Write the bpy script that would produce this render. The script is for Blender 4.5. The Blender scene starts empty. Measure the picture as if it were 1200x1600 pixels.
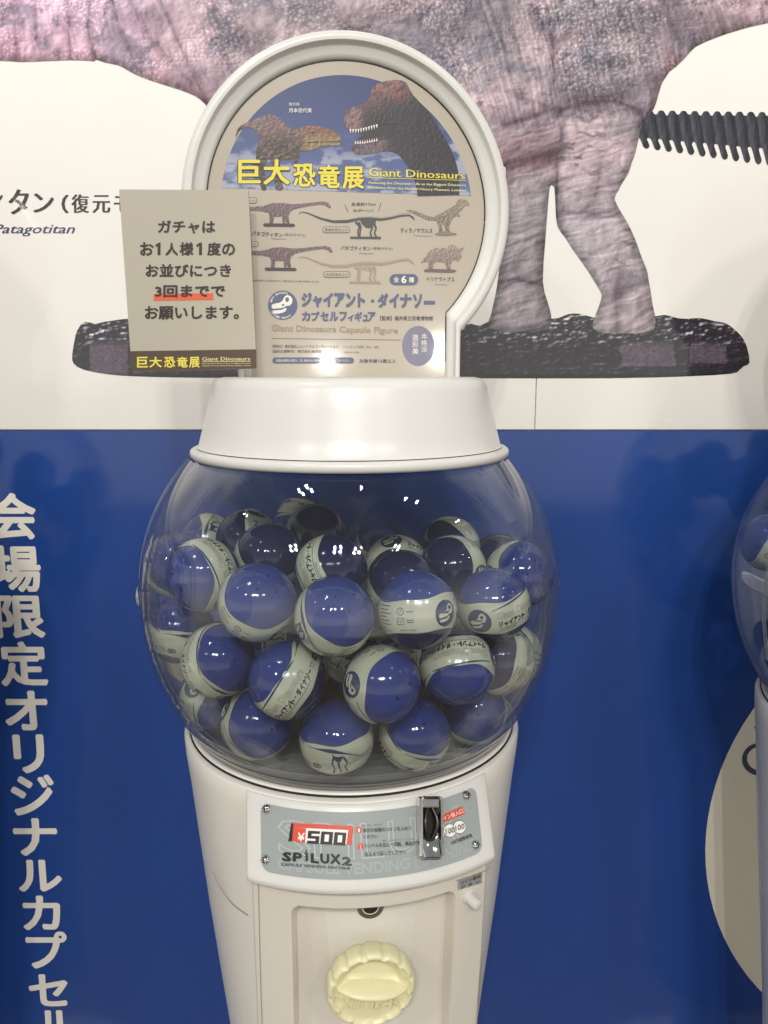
import bpy, math, random
import numpy as np
from mathutils import Vector, Matrix
from mathutils.geometry import tessellate_polygon
SC = bpy.context.scene
COL = SC.collection
rad = math.radians
# ------------------------------------------------------------------ camera
CZ = 1.35
PITCH = 10.2
F = 1200.0                       # focal length in photograph pixels (1200 x 1600)
cd = bpy.data.cameras.new('camera'); cam = bpy.data.objects.new('camera', cd); COL.objects.link(cam)
cam.location = (0, 0, CZ); cam.rotation_euler = (rad(90 - PITCH), 0, 0)
cd.sensor_fit = 'VERTICAL'; cd.sensor_height = 24.0; cd.lens = 24.0 * F / 1600.0
cd.clip_start = 0.02; cd.clip_end = 60
SC.camera = cam
# ------------------------------------------------------------------ world: even indoor light of the hall
wd = bpy.data.worlds.new('World'); SC.world = wd; wd.use_nodes = True
nt = wd.node_tree; nt.nodes.clear()
o = nt.nodes.new('ShaderNodeOutputWorld'); bg = nt.nodes.new('ShaderNodeBackground'); nt.links.new(bg.outputs[0], o.inputs[0])
tc = nt.nodes.new('ShaderNodeTexCoord'); sx = nt.nodes.new('ShaderNodeSeparateXYZ'); nt.links.new(tc.outputs['Generated'], sx.inputs[0])
rp = nt.nodes.new('ShaderNodeValToRGB'); mp = nt.nodes.new('ShaderNodeMapRange')
mp.inputs['From Min'].default_value = -1; mp.inputs['From Max'].default_value = 1
nt.links.new(sx.outputs['Z'], mp.inputs['Value']); nt.links.new(mp.outputs[0], rp.inputs[0]); nt.links.new(rp.outputs[0], bg.inputs[0])
el = rp.color_ramp.elements                     # dark floor, a band of bright shop fittings at eye level, dim ceiling
el[0].position = 0.10; el[0].color = (.22, .205, .19, 1)
el[1].position = 0.50; el[1].color = (1.0, .95, .87, 1)
for p_, c_ in ((.34, (.38, .36, .33)), (.43, (.80, .755, .69)), (.555, (.80, .775, .73)), (.64, (.30, .30, .30)), (.90, (.17, .175, .19))):
    e = el.new(p_); e.color = (*c_, 1)
bg.inputs[1].default_value = 1.0
# ------------------------------------------------------------------ ceiling spotlights of the hall
def lamp(x, y, z, watt, color=(1, .95, .88), r=.022, aim=None, cone=None):
    L = bpy.data.lights.new('spotlight', 'SPOT' if aim else 'POINT'); L.energy = watt; L.color = color; L.shadow_soft_size = r
    ob = bpy.data.objects.new('spotlight', L); COL.objects.link(ob); ob.location = (x, y, z)
    if aim:
        L.spot_size = rad(cone); L.spot_blend = 0.6
        ob.rotation_euler = (Vector(aim) - Vector((x, y, z))).to_track_quat('-Z', 'Y').to_euler()
    return ob
for (x, y, z, w) in ((-.78, .12, 2.95, 3.5), (-.66, .16, 2.98, 3.5), (-.72, .04, 2.92, 3), (-.60, .06, 3.0, 3.5), (.9, .0, 3.0, 3), (1.1, .04, 2.96, 3), (-2.1, .1, 2.95, 5), (.15, .06, 3.0, 2), (2.3, .1, 2.95, 4)):
    lamp(x, y, z, w, (1, .985, .96), .018)
for (cx, cy0, n_, w) in ((-1.9, -2.3, 4, 15), (-.38, -2.6, 4, 38), (.30, -2.65, 4, 36), (1.6, -2.3, 4, 15)):
    for k_ in range(n_):
        lamp(cx + (k_ % 2) * .20 - .1 + .04 * (k_ // 2), cy0 + (k_ // 2) * .2, 3.5 + .03 * k_, w, (1, .965, .915), .017)
lamp(1.60, -3.4, 1.50, 40, (1, .96, .9), .022, (.0, .74, 1.42), 4.6)  # low narrow spots across the hall, placed to put glare on the poster
lamp(.86, -3.6, 1.43, 16, (1, .96, .9), .02, (-.06, .74, 1.40), 4.0)
SC.view_settings.view_transform = 'Standard'; SC.view_settings.look = 'None'
SC.view_settings.exposure = 0.32; SC.view_settings.gamma = 1.0
SC.render.engine = 'CYCLES'
cy = SC.cycles
cy.max_bounces = 16; cy.transparent_max_bounces = 32; cy.glossy_bounces = 6; cy.transmission_bounces = 8; cy.diffuse_bounces = 4
cy.caustics_reflective = False; cy.caustics_refractive = False; cy.sample_clamp_indirect = 6
# ------------------------------------------------------------------ helpers
def lin(c):
    c = np.asarray(c, float) / 255.0
    return np.where(c <= .04045, c / 12.92, ((c + .055) / 1.055) ** 2.4)
_h = {}
def mat(name, rgb=None, rough=.5, coat=0.0, metal=0.0, ior=1.5, bump=0, bscale=200, attr=False, wear=0.0, spec=.5, coat_rough=.03, coat_ior=1.5):
    """rgb given in sRGB 0..255; procedural noise gives wear and fine relief"""
    m = bpy.data.materials.new(name); m.use_nodes = True; n = m.node_tree; b = n.nodes['Principled BSDF']
    b.inputs['Roughness'].default_value = rough; b.inputs['Metallic'].default_value = metal; b.inputs['IOR'].default_value = ior
    b.inputs['Coat Weight'].default_value = coat; b.inputs['Coat Roughness'].default_value = coat_rough; b.inputs['Coat IOR'].default_value = coat_ior
    b.inputs['Specular IOR Level'].default_value = spec
    t = n.nodes.new('ShaderNodeTexCoord')
    if attr:
        a = n.nodes.new('ShaderNodeAttribute'); a.attribute_name = 'ink'; n.links.new(a.outputs['Color'], b.inputs['Base Color'])
    else:
        c = lin(rgb); b.inputs['Base Color'].default_value = (*c, 1)
        if wear:
            nz = n.nodes.new('ShaderNodeTexNoise'); nz.inputs['Scale'].default_value = 9; nz.inputs['Detail'].default_value = 8
            n.links.new(t.outputs['Object'], nz.inputs['Vector'])
            r = n.nodes.new('ShaderNodeMix'); r.data_type = 'RGBA'
            r.inputs['A'].default_value = (*(c * (1 - wear)), 1); r.inputs['B'].default_value = (*np.minimum(c * (1 + wear * .6), 1), 1)
            n.links.new(nz.outputs['Fac'], r.inputs['Factor']); n.links.new(r.outputs['Result'], b.inputs['Base Color'])
            q = n.nodes.new('ShaderNodeMapRange'); q.inputs['To Min'].default_value = max(rough * .7, .02); q.inputs['To Max'].default_value = rough * 1.3
            n.links.new(nz.outputs['Fac'], q.inputs['Value']); n.links.new(q.outputs[0], b.inputs['Roughness'])
    if bump:
        nz = n.nodes.new('ShaderNodeTexNoise'); nz.inputs['Scale'].default_value = bscale; nz.inputs['Detail'].default_value = 3
        n.links.new(t.outputs['Object'], nz.inputs['Vector'])
        bp = n.nodes.new('ShaderNodeBump'); bp.inputs['Strength'].default_value = bump; bp.inputs['Distance'].default_value = .001
        n.links.new(nz.outputs['Fac'], bp.inputs['Height']); n.links.new(bp.outputs[0], b.inputs['Normal'])
        if coat: n.links.new(bp.outputs[0], b.inputs['Coat Normal'])
    return m
def clear_mat(name, tint=(1, 1, 1), ior=1.5, boost=1.0, rough=.0, haze=0.0):
    """thin clear plastic: what is behind shows through, the surface reflects by Fresnel, a trace of haze scatters"""
    m = bpy.data.materials.new(name); m.use_nodes = True; n = m.node_tree; n.nodes.clear()
    out = n.nodes.new('ShaderNodeOutputMaterial'); tr = n.nodes.new('ShaderNodeBsdfTransparent'); tr.inputs[0].default_value = (*tint, 1)
    gl = n.nodes.new('ShaderNodeBsdfGlossy'); gl.inputs['Roughness'].default_value = rough
    geo = n.nodes.new('ShaderNodeNewGeometry'); dt = n.nodes.new('ShaderNodeVectorMath'); dt.operation = 'DOT_PRODUCT'
    n.links.new(geo.outputs['Normal'], dt.inputs[0]); n.links.new(geo.outputs['Incoming'], dt.inputs[1])
    def mth(op, a, b=None):
        q = n.nodes.new('ShaderNodeMath'); q.operation = op
        for i_, v_ in enumerate((a, b)):
            if v_ is None: continue
            if isinstance(v_, (int, float)): q.inputs[i_].default_value = v_
            else: n.links.new(v_, q.inputs[i_])
        return q.outputs[0]
    f0 = ((ior - 1) / (ior + 1)) ** 2
    sch = mth('POWER', mth('SUBTRACT', 1.0, mth('ABSOLUTE', dt.outputs['Value'])), 5.0)     # Schlick's Fresnel, the same from both sides of the sheet
    mu = mth('MULTIPLY', mth('ADD', mth('MULTIPLY', sch, 1 - f0), f0), boost); mu = mth('MINIMUM', mu, 1.0)
    mx = n.nodes.new('ShaderNodeMixShader'); n.links.new(mu, mx.inputs[0])
    if haze:
        df = n.nodes.new('ShaderNodeBsdfDiffuse'); df.inputs[0].default_value = (.8, .8, .8, 1)
        m2 = n.nodes.new('ShaderNodeMixShader'); t = n.nodes.new('ShaderNodeTexCoord'); nz = n.nodes.new('ShaderNodeTexNoise')
        nz.inputs['Scale'].default_value = 14; nz.inputs['Detail'].default_value = 9; n.links.new(t.outputs['Object'], nz.inputs['Vector'])
        q = n.nodes.new('ShaderNodeMapRange'); q.inputs['From Min'].default_value = .42; q.inputs['From Max'].default_value = .8; q.inputs['To Min'].default_value = haze * .25; q.inputs['To Max'].default_value = haze * 2
        n.links.new(nz.outputs['Fac'], q.inputs['Value']); n.links.new(mth('MINIMUM', mth('ADD', q.outputs[0], mth('MULTIPLY', mth('POWER', mth('SUBTRACT', 1.0, mth('ABSOLUTE', dt.outputs['Value'])), 4.0), haze * 44)), .5), m2.inputs[0])
        n.links.new(tr.outputs[0], m2.inputs[1]); n.links.new(df.outputs[0], m2.inputs[2]); n.links.new(m2.outputs[0], mx.inputs[1])
    else: n.links.new(tr.outputs[0], mx.inputs[1])
    n.links.new(gl.outputs[0], mx.inputs[2]); n.links.new(mx.outputs[0], out.inputs[0])
    return m
def mesh(name, V, Fc, m, parent=None, smooth=None, colors=None, kind=None, loc=None):
    me = bpy.data.meshes.new(name); me.from_pydata([tuple(map(float, v)) for v in V], [], [tuple(int(i) for i in f) for f in Fc]); me.update()
    if smooth is not None:
        me.polygons.foreach_set('use_smooth', [True] * len(me.polygons))
        if smooth < 179: me.set_sharp_from_angle(angle=rad(smooth))
    if m: me.materials.append(m)
    if colors is not None:
        a = me.color_attributes.new('ink', 'FLOAT_COLOR', 'POINT'); c = np.ones((len(V), 4), np.float32); c[:, :3] = colors; a.data.foreach_set('color', c.ravel())
    ob = bpy.data.objects.new(name, me); COL.objects.link(ob)
    if parent: ob.parent = parent
    if kind: ob['kind'] = kind
    if loc: ob.location = loc
    return ob
def tag(ob, label, cat, group=None):
    ob['label'] = label; ob['category'] = cat
    if group: ob['group'] = group
    return ob
def empty(name, loc=(0, 0, 0), rz=0.0):
    ob = bpy.data.objects.new(name, None); ob.empty_display_size = .05; COL.objects.link(ob); ob.location = loc; ob.rotation_euler = (0, 0, rz); return ob
class G:
    """collects geometry"""
    def __init__(s): s.V = []; s.F = []
    def add(s, V, Fc):
        b = len(s.V); s.V += [tuple(v) for v in V]; s.F += [tuple(i + b for i in f) for f in Fc]; return s
    def box(s, x0, x1, y0, y1, z0, z1):
        V = [(x, y, z) for z in (z0, z1) for y in (y0, y1) for x in (x0, x1)]
        return s.add(V, [(0, 2, 3, 1), (4, 5, 7, 6), (0, 1, 5, 4), (2, 6, 7, 3), (0, 4, 6, 2), (1, 3, 7, 5)])
    def lathe(s, prof, n=96, M=None, a0=0, a1=2 * math.pi):
        full = abs(a1 - a0 - 2 * math.pi) < 1e-6; k = n if full else n + 1; V = []; Fc = []
        for (r, z) in prof:
            for i in range(k):
                a = a0 + (a1 - a0) * i / n; v = Vector((r * math.cos(a), r * math.sin(a), z)); V.append(tuple(M @ v) if M else tuple(v))
        for j in range(len(prof) - 1):
            for i in range(n):
                i2 = (i + 1) % k; Fc.append((j * k + i, j * k + i2, (j + 1) * k + i2, (j + 1) * k + i))
        return s.add(V, Fc)
    def tube(s, pts, r, n=8):
        pts = [Vector(p) for p in pts]; V = []; Fc = []
        for i, p in enumerate(pts):
            t = (pts[min(i + 1, len(pts) - 1)] - pts[max(i - 1, 0)]).normalized()
            u = t.cross(Vector((0, 0, 1)));  u = (u if u.length > .05 else t.cross(Vector((1, 0, 0)))).normalized(); w = t.cross(u)
            rr = r[i] if hasattr(r, '__len__') else r
            V += [tuple(p + rr * (math.cos(2 * math.pi * k / n) * u + math.sin(2 * math.pi * k / n) * w)) for k in range(n)]
        for i in range(len(pts) - 1):
            for k in range(n): Fc.append((i * n + k, i * n + (k + 1) % n, (i + 1) * n + (k + 1) % n, (i + 1) * n + k))
        Fc.append(tuple(range(n))[::-1]); Fc.append(tuple((len(pts) - 1) * n + k for k in range(n)))
        return s.add(V, Fc)
    def build(s, name, m, parent=None, smooth=35, **k): return mesh(name, s.V, s.F, m, parent, smooth, **k)
def bevel(ob, w=.001, seg=2):
    b = ob.modifiers.new('bevel', 'BEVEL'); b.width = w; b.segments = seg; b.limit_method = 'ANGLE'; b.angle_limit = rad(40); return ob
# ---- value noise
def vnoise(x, y, seed=0):
    xi = np.floor(x).astype(np.int64); yi = np.floor(y).astype(np.int64); fx = x - xi; fy = y - yi
    fx = fx * fx * (3 - 2 * fx); fy = fy * fy * (3 - 2 * fy)
    def hsh(a, b):
        h = (a * 374761393 + b * 668265263 + seed * 2246822519) & 0xffffffff
        h = ((h ^ (h >> 13)) * 1274126177) & 0xffffffff
        return ((h ^ (h >> 16)) & 0xffff) / 65535.0
    return (hsh(xi, yi) * (1 - fx) + hsh(xi + 1, yi) * fx) * (1 - fy) + (hsh(xi, yi + 1) * (1 - fx) + hsh(xi + 1, yi + 1) * fx) * fy
def fbm(x, y, seed=0, o=4):
    s = 0; a = .5; t = 0
    for i in range(o): s = s + a * vnoise(x * 2 ** i, y * 2 ** i, seed + i * 17); t += a; a *= .55
    return s / t
def worley(x, y, seed=0):
    xi = np.floor(x).astype(np.int64); yi = np.floor(y).astype(np.int64); best = np.full(x.shape, 9.0); sec = np.full(x.shape, 9.0)
    for dx in (-1, 0, 1):
        for dy in (-1, 0, 1):
            cx, cy_ = xi + dx, yi + dy
            h1 = ((cx * 73856093 ^ cy_ * 19349663 ^ seed * 83492791) & 0xffffff); h1 = (h1 * 48271) % 65521; h2 = (h1 * 16807 + 11) % 65521
            d = np.hypot(cx + .15 + .7 * h1 / 65521 - x, cy_ + .15 + .7 * h2 / 65521 - y)
            sec = np.where(d < best, best, np.minimum(sec, d)); best = np.minimum(best, d)
    return best, sec
def sstep(a, b, x): t = np.clip((x - a) / (b - a), 0, 1); return t * t * (3 - 2 * t)
# ---- surfaces: a place read off the photograph -> a point on a real surface of the scene
MX, MY, MROT = -.033, .76, rad(8)
CO, SI = math.cos(rad(PITCH)), math.sin(rad(PITCH))
def rays(px, py):
    u = (np.asarray(px, float) - 600) / F; v = (800 - np.asarray(py, float)) / F
    return np.stack([u, CO + v * SI, -SI + v * CO], -1)
_c, _s = math.cos(-MROT), math.sin(-MROT)
def mrays(px, py):
    d = rays(px, py); D = np.stack([d[..., 0] * _c - d[..., 1] * _s, d[..., 0] * _s + d[..., 1] * _c, d[..., 2]], -1)
    return np.array([(-MX) * _c - (-MY) * _s, (-MX) * _s + (-MY) * _c, CZ]), D
def plane_world(Y):
    def f(px, py, off=0):
        d = rays(px, py); P = d * ((Y) / d[..., 1])[..., None] + np.array([0, 0, CZ]); P[..., 1] -= off; return P
    return f
def plane_machine(y0, tilt=0.0, z0=0.0):
    """plane in the machine's own frame, y = y0 + tilt * (z - z0)"""
    nl = math.hypot(1, tilt)
    def f(px, py, off=0):
        O, D = mrays(px, py); t = (y0 + tilt * (O[2] - z0) - O[1]) / (D[..., 1] - tilt * D[..., 2])
        P = O + D * t[..., None]; P[..., 1] -= off / nl; P[..., 2] += off * tilt / nl; return P
    return f
def cone_machine(rf, n=(0, -1, 0)):
    """surface of revolution r = rf(z) round the machine's axis"""
    def f(px, py, off=0):
        O, D = mrays(px, py); lo = np.full(D.shape[:-1], .40); hi = np.full(D.shape[:-1], .72)
        for _ in range(36):
            mid = (lo + hi) / 2; P = O + D * mid[..., None]; g = np.hypot(P[..., 0], P[..., 1]) - rf(P[..., 2])
            lo = np.where(g > 0, mid, lo); hi = np.where(g > 0, hi, mid)
        P = O + D * lo[..., None]; r = np.hypot(P[..., 0], P[..., 1]); P[..., 0] += off * P[..., 0] / r; P[..., 1] += off * P[..., 1] / r; return P
    return f
# ---- text as flat geometry
_tc = {}
def text2d(body, bold=0.0, xbold=0.0, shear=0.0, res=2):
    """-> verts in a 0..1 box, triangles, aspect (w/h)"""
    k = (body, bold, xbold, shear, res)
    if k in _tc: return _tc[k]
    cu = bpy.data.curves.new('lettering', 'FONT'); cu.body = body; cu.size = 1; cu.shear = shear; cu.resolution_u = res; cu.fill_mode = 'BOTH'
    ob = bpy.data.objects.new('lettering', cu); COL.objects.link(ob)
    dg = bpy.context.evaluated_depsgraph_get(); me = bpy.data.meshes.new_from_object(ob.evaluated_get(dg)); me.calc_loop_triangles()
    V = np.array([v.co[:2] for v in me.vertices]).reshape(-1, 2); T = np.array([t.vertices[:] for t in me.loop_triangles]).reshape(-1, 3)
    bpy.data.objects.remove(ob); bpy.data.curves.remove(cu); bpy.data.meshes.remove(me)
    lay = np.zeros(len(V))
    if xbold:
        V0, T0 = V.copy(), T.copy(); V = np.vstack([V0 + (d * xbold, 0) for d in (-1, -.33, .33, 1)]); T = np.vstack([T0 + i * len(V0) for i in range(4)])
        lay = np.repeat(np.arange(4), len(V0)).astype(float)
    if bold:
        V0, T0 = V.copy(), T.copy(); ds = [(0, 0)] + [(math.cos(rad(45 + 90 * i)), math.sin(rad(45 + 90 * i))) for i in range(4)] if bold < .02 else [(0, 0)] + [(math.cos(rad(60 * i)), math.sin(rad(60 * i))) for i in range(6)]
        V = np.vstack([V0 + (a * bold, b * bold) for a, b in ds]); T = np.vstack([T0 + i * len(V0) for i in range(len(ds))]); lay = np.concatenate([lay + i for i in range(len(ds))])
    # all triangles face +z
    a, b, c = V[T[:, 0]], V[T[:, 1]], V[T[:, 2]]; s = (b[:, 0] - a[:, 0]) * (c[:, 1] - a[:, 1]) - (b[:, 1] - a[:, 1]) * (c[:, 0] - a[:, 0])
    T = T[np.abs(s) > 1e-9]; s = s[np.abs(s) > 1e-9]; T[s < 0] = T[s < 0][:, ::-1]
    mn, mx_ = V.min(0), V.max(0); V = (V - mn) / (mx_ - mn)
    _tc[k] = (V, T, lay, (mx_[0] - mn[0]) / (mx_[1] - mn[1])); return _tc[k]
def outline2d(body, w=.02, bold=0.0):
    """hollow letters: a ribbon of width w along each contour"""
    cu = bpy.data.curves.new('lettering', 'FONT'); cu.body = body; cu.fill_mode = 'NONE'; cu.resolution_u = 2; cu.offset = bold
    ob = bpy.data.objects.new('lettering', cu); COL.objects.link(ob)
    dg = bpy.context.evaluated_depsgraph_get(); me = bpy.data.meshes.new_from_object(ob.evaluated_get(dg))
    P = np.array([v.co[:2] for v in me.vertices]); Vv = []; Tt = []
    for e_ in me.edges:
        a, b = P[e_.vertices[0]], P[e_.vertices[1]]; d = b - a; L = np.hypot(*d)
        if L < 1e-6: continue
        n = np.array([-d[1], d[0]]) / L * w / 2; q = d / L * w * .35; i = len(Vv)
        Vv += [a - n - q, b - n + q, b + n + q, a + n - q]; Tt += [(i, i + 1, i + 2), (i, i + 2, i + 3)]
    bpy.data.objects.remove(ob); bpy.data.curves.remove(cu); bpy.data.meshes.remove(me)
    V = np.array(Vv); mn, mx_ = P.min(0), P.max(0); V = (V - mn) / (mx_ - mn)
    return V, np.array(Tt), (np.arange(len(V)) // 4 % 3).astype(float), (mx_[0] - mn[0]) / (mx_[1] - mn[1])
def bil(q, V):
    TL, TR, BR, BL = [np.array(p, float) for p in q]; u = V[:, 0:1]; v = 1 - V[:, 1:2]
    return TL * (1 - u) * (1 - v) + TR * u * (1 - v) + BR * u * v + BL * (1 - u) * v
def box4(x0, y0, x1, y1, dy=0, dx=0): return [(x0, y0), (x1, y0 + dy), (x1 + dx, y1 + dy), (x0 + dx, y1)]
OFFK = [0]
def print_text(surf, body, quad, m, parent, off=.0004, name='lettering', outline=0, **k):
    V, T, lay, asp = outline2d(body, outline) if outline else text2d(body, **k)
    P = bil(quad, V); Q = surf(P[:, 0], P[:, 1], 0)
    P3 = surf(P[:, 0], P[:, 1], off + 0 * P[:, 0])
    if lay.any():
        nrm = (P3 - Q) / off; P3 = P3 + nrm * (lay * 1.5e-5)[:, None]
    return mesh(name, P3, T, m, parent)
def fill_poly(surf, pts, m, parent, off=.0004, name='print'):
    P = np.array(pts, float); Q = surf(P[:, 0], P[:, 1], off)
    T = tessellate_polygon([[Vector((p[0], -p[1], 0)) for p in pts]])
    T = [tuple(t) for t in T]; out = []
    for t in T:
        a, b, c = [pts[i] for i in t]; s = (b[0] - a[0]) * -(c[1] - a[1]) + (b[1] - a[1]) * (c[0] - a[0])
        out.append(t if s > 0 else t[::-1])
    return mesh(name, Q, out, m, parent)
def inside(px, py, poly):
    r = np.zeros(px.shape, bool); n = len(poly)
    for i in range(n):
        x0, y0 = poly[i]; x1, y1 = poly[(i + 1) % n]
        if y0 == y1: continue
        c = ((y0 > py) != (y1 > py)) & (px < (x1 - x0) * (py - y0) / (y1 - y0) + x0); r ^= c
    return r
def nearest(px, py, poly):
    bx, by, bd = px.copy(), py.copy(), np.full(px.shape, 1e18); n = len(poly)
    for i in range(n):
        x0, y0 = poly[i]; x1, y1 = poly[(i + 1) % n]; dx, dy = x1 - x0, y1 - y0; L = dx * dx + dy * dy
        if L == 0: continue
        t = np.clip(((px - x0) * dx + (py - y0) * dy) / L, 0, 1); qx = x0 + t * dx; qy = y0 + t * dy; d = (px - qx) ** 2 + (py - qy) ** 2
        k = d < bd; bx = np.where(k, qx, bx); by = np.where(k, qy, by); bd = np.where(k, d, bd)
    return bx, by, np.sqrt(bd)
def print_field(surf, poly, step, colorfn, m, parent, off=.0004, name='printed_picture'):
    """a printed picture: a fine sheet cut to the outline, its inks stored per vertex"""
    A = np.array(poly); x0, y0 = A.min(0) - step; x1, y1 = A.max(0) + step
    xs = np.arange(x0, x1 + step, step); ys = np.arange(y0, y1 + step, step); X, Y = np.meshgrid(xs, ys); ins = inside(X, Y, poly)
    cell = ins[:-1, :-1] | ins[1:, :-1] | ins[:-1, 1:] | ins[1:, 1:]
    use = np.zeros(X.shape, bool); use[:-1, :-1] |= cell; use[1:, :-1] |= cell; use[:-1, 1:] |= cell; use[1:, 1:] |= cell
    o_ = use & ~ins; nx, ny, _ = nearest(X[o_], Y[o_], poly); X[o_] = nx; Y[o_] = ny
    idx = -np.ones(X.shape, int); idx[use] = np.arange(use.sum()); px, py = X[use], Y[use]
    j, i = np.nonzero(cell); Fc = np.stack([idx[j + 1, i], idx[j + 1, i + 1], idx[j, i + 1], idx[j, i]], 1)
    P = surf(px, py, off); c = colorfn(px, py)
    return mesh(name, P, Fc.tolist(), m, parent, colors=lin(np.clip(c, 0, 255)))
def smooth_poly(p, k=4):
    """Catmull-Rom through the outline points"""
    p = [np.array(q, float) for q in p]; n = len(p); r = []
    for i in range(n):
        a, b, c, d = p[i - 1], p[i], p[(i + 1) % n], p[(i + 2) % n]
        for j in range(k):
            t = j / k; r.append(tuple(.5 * ((2 * b) + (-a + c) * t + (2 * a - 5 * b + 4 * c - d) * t * t + (-a + 3 * b - 3 * c + d) * t ** 3)))
    return r
def ribbon(pts, w):
    """outline polygon of a stroke with varying width"""
    p = [np.array(q, float) for q in pts]; L = []; R = []
    for i in range(len(p)):
        t = p[min(i + 1, len(p) - 1)] - p[max(i - 1, 0)]; t = t / (np.hypot(*t) + 1e-9); n = np.array([-t[1], t[0]]); ww = (w[i] if hasattr(w, '__len__') else w) / 2
        L.append(tuple(p[i] + n * ww)); R.append(tuple(p[i] - n * ww))
    return L + R[::-1]
def circ(cx, cy_, rx, ry=None, n=40, a0=0, a1=360):
    ry = ry or rx; return [(cx + rx * math.cos(rad(a0 + (a1 - a0) * i / n)), cy_ + ry * math.sin(rad(a0 + (a1 - a0) * i / n))) for i in range(n if a1 - a0 == 360 else n + 1)]
# ------------------------------------------------------------------ materials
M = dict(
 wall_cream=mat('print_cream', (234, 231, 225), .4, coat=1, coat_rough=.05, coat_ior=1.55, spec=.2, bump=.02, bscale=60, wear=.04),
 wall_blue=mat('print_blue', (32, 68, 140), .4, coat=1, coat_rough=.09, coat_ior=1.5, spec=.1, bump=.02, bscale=60, wear=.05),
 wall_ink=mat('print_picture_ink', None, .4, coat=1, coat_rough=.03, coat_ior=1.6, spec=.1, attr=True),
 wall_black=mat('print_black', (38, 36, 38), .35, coat=1, coat_ior=1.6), wall_navy=mat('print_navy', (48, 60, 100), .35, coat=1, coat_ior=1.6),
 wall_white=mat('print_letter_cream', (242, 237, 224), .35, coat=1, coat_ior=1.6), seam=mat('seam_grey', (120, 112, 104), .6),
 edge=mat('panel_edge', (238, 238, 234), .4),
 white=mat('white_plastic', (208, 207, 202), .30, wear=.03, bump=.01, bscale=90), body=mat('ivory_plastic', (222, 219, 211), .26, wear=.04, bump=.012, bscale=110),
 door=mat('ivory_door_plastic', (216, 211, 200), .15, wear=.05, bump=.015, bscale=120),
 poster=mat('poster_beige', (170, 161, 145), .4, coat=.8, coat_rough=.09, bump=.03, bscale=40), poster_ink=mat('poster_picture_ink', None, .4, coat=1, coat_rough=.04, attr=True),
 p_black=mat('poster_black', (62, 52, 48), .4, coat=1, coat_rough=.04), p_slate=mat('poster_slate', (72, 82, 112), .4, coat=1, coat_rough=.04), p_brown=mat('poster_brown', (96, 78, 80), .4, coat=1, coat_rough=.04),
 p_green=mat('poster_dark_green', (56, 60, 60), .4, coat=1), p_tan=mat('poster_tan', (148, 130, 108), .4, coat=1), p_rex=mat('poster_grey_brown', (122, 108, 94), .4, coat=1), p_yellow=mat('poster_yellow', (214, 200, 62), .4, coat=1), p_dark=mat('poster_outline_dark', (44, 38, 46), .4, coat=1),
 p_white=mat('poster_white', (222, 218, 206), .4, coat=1), p_egg=mat('poster_violet', (112, 110, 134), .4, coat=1),
 paper=mat('sign_paper', (170, 164, 149), .55, bump=.05, bscale=300, wear=.03), s_black=mat('sign_ink_black', (48, 38, 32), .5), s_brown=mat('sign_brown_band', (78, 62, 50), .5), s_orange=mat('sign_orange', (206, 92, 56), .5), acryl=clear_mat('sign_sleeve', (.97, .98, .96)),
 globe=clear_mat('clear_globe', (.965, .975, .97), 1.49, 1.15, 0, .0035), globe_edge=clear_mat('clear_globe_edge', (.86, .9, .9), 1.5, 1.6, .02, .06),
 plate=mat('grey_metal_plate', (150, 157, 156), .24, coat=.6, coat_rough=.05, wear=.04), chrome=mat('chrome', (222, 220, 214), .07, metal=1), dark=mat('dark_plastic', (30, 28, 28), .3), pl_ink=mat('plate_black', (34, 32, 34), .35), pl_white=mat('plate_pale_line', (196, 202, 200), .4), pl_red=mat('plate_red', (208, 74, 50), .35, coat=.5), pl_paper=mat('plate_white', (236, 232, 226), .35, coat=.5),
 knob=mat('cream_yellow_plastic', (222, 217, 176), .28, bump=.02, bscale=150, wear=.03), rubber=mat('grey_rubber', (80, 80, 80), .7), steel=mat('steel', (120, 118, 112), .25, metal=1),
 cap_blue=mat('capsule_blue', (44, 58, 118), .07, coat=.0, coat_rough=.02, wear=.05), cap_deep=mat('capsule_deep_shaded_blue', (26, 30, 66), .06, coat=.0, coat_rough=.02, wear=.06), cap_label=mat('capsule_label_paper', (170, 174, 158), .2, coat=.8, coat_rough=.03), cap_ink=mat('capsule_ink', (36, 38, 46), .2, coat=.8), cap_navy=mat('capsule_navy_ink', (42, 50, 84), .2, coat=.8), cap_grey=mat('capsule_grey_ink', (138, 140, 128), .2, coat=.8), cap_hole=mat('capsule_hole', (6, 6, 10), .8),
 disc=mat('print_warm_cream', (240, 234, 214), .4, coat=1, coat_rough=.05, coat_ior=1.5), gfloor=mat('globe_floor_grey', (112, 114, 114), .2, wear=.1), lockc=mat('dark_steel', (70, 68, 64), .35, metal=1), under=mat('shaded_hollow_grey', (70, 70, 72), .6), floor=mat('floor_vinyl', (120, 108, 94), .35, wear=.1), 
)
# ------------------------------------------------------------------ setting: wall and floor
YW = .983
wallS = plane_world(YW)
fl = G().box(-4, 4, -6, YW + .1, -.1, 0).build('floor', M['floor'], smooth=None); fl['kind'] = 'structure'
zb = float(wallS(600, 673.0)[2])
wall = G().box(-4, 4, YW + .006, YW + .12, 0, 2.9).build('wall', M['edge'], smooth=None); wall['kind'] = 'structure'
xs_ = float(wallS(838, 600)[0])
for (a, b) in ((-3.2, xs_ - .0004), (xs_ + .0004, 3.6)):
    bevel(G().box(a, b, YW, YW + .006, zb + .0014, 2.9).build('upper_panel', M['wall_cream'], wall, smooth=None), .0006, 1)
bevel(G().box(-3.2, 3.6, YW, YW + .006, 0.1, zb).build('lower_panel', M['wall_blue'], wall, smooth=None), .0005, 1)
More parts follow.
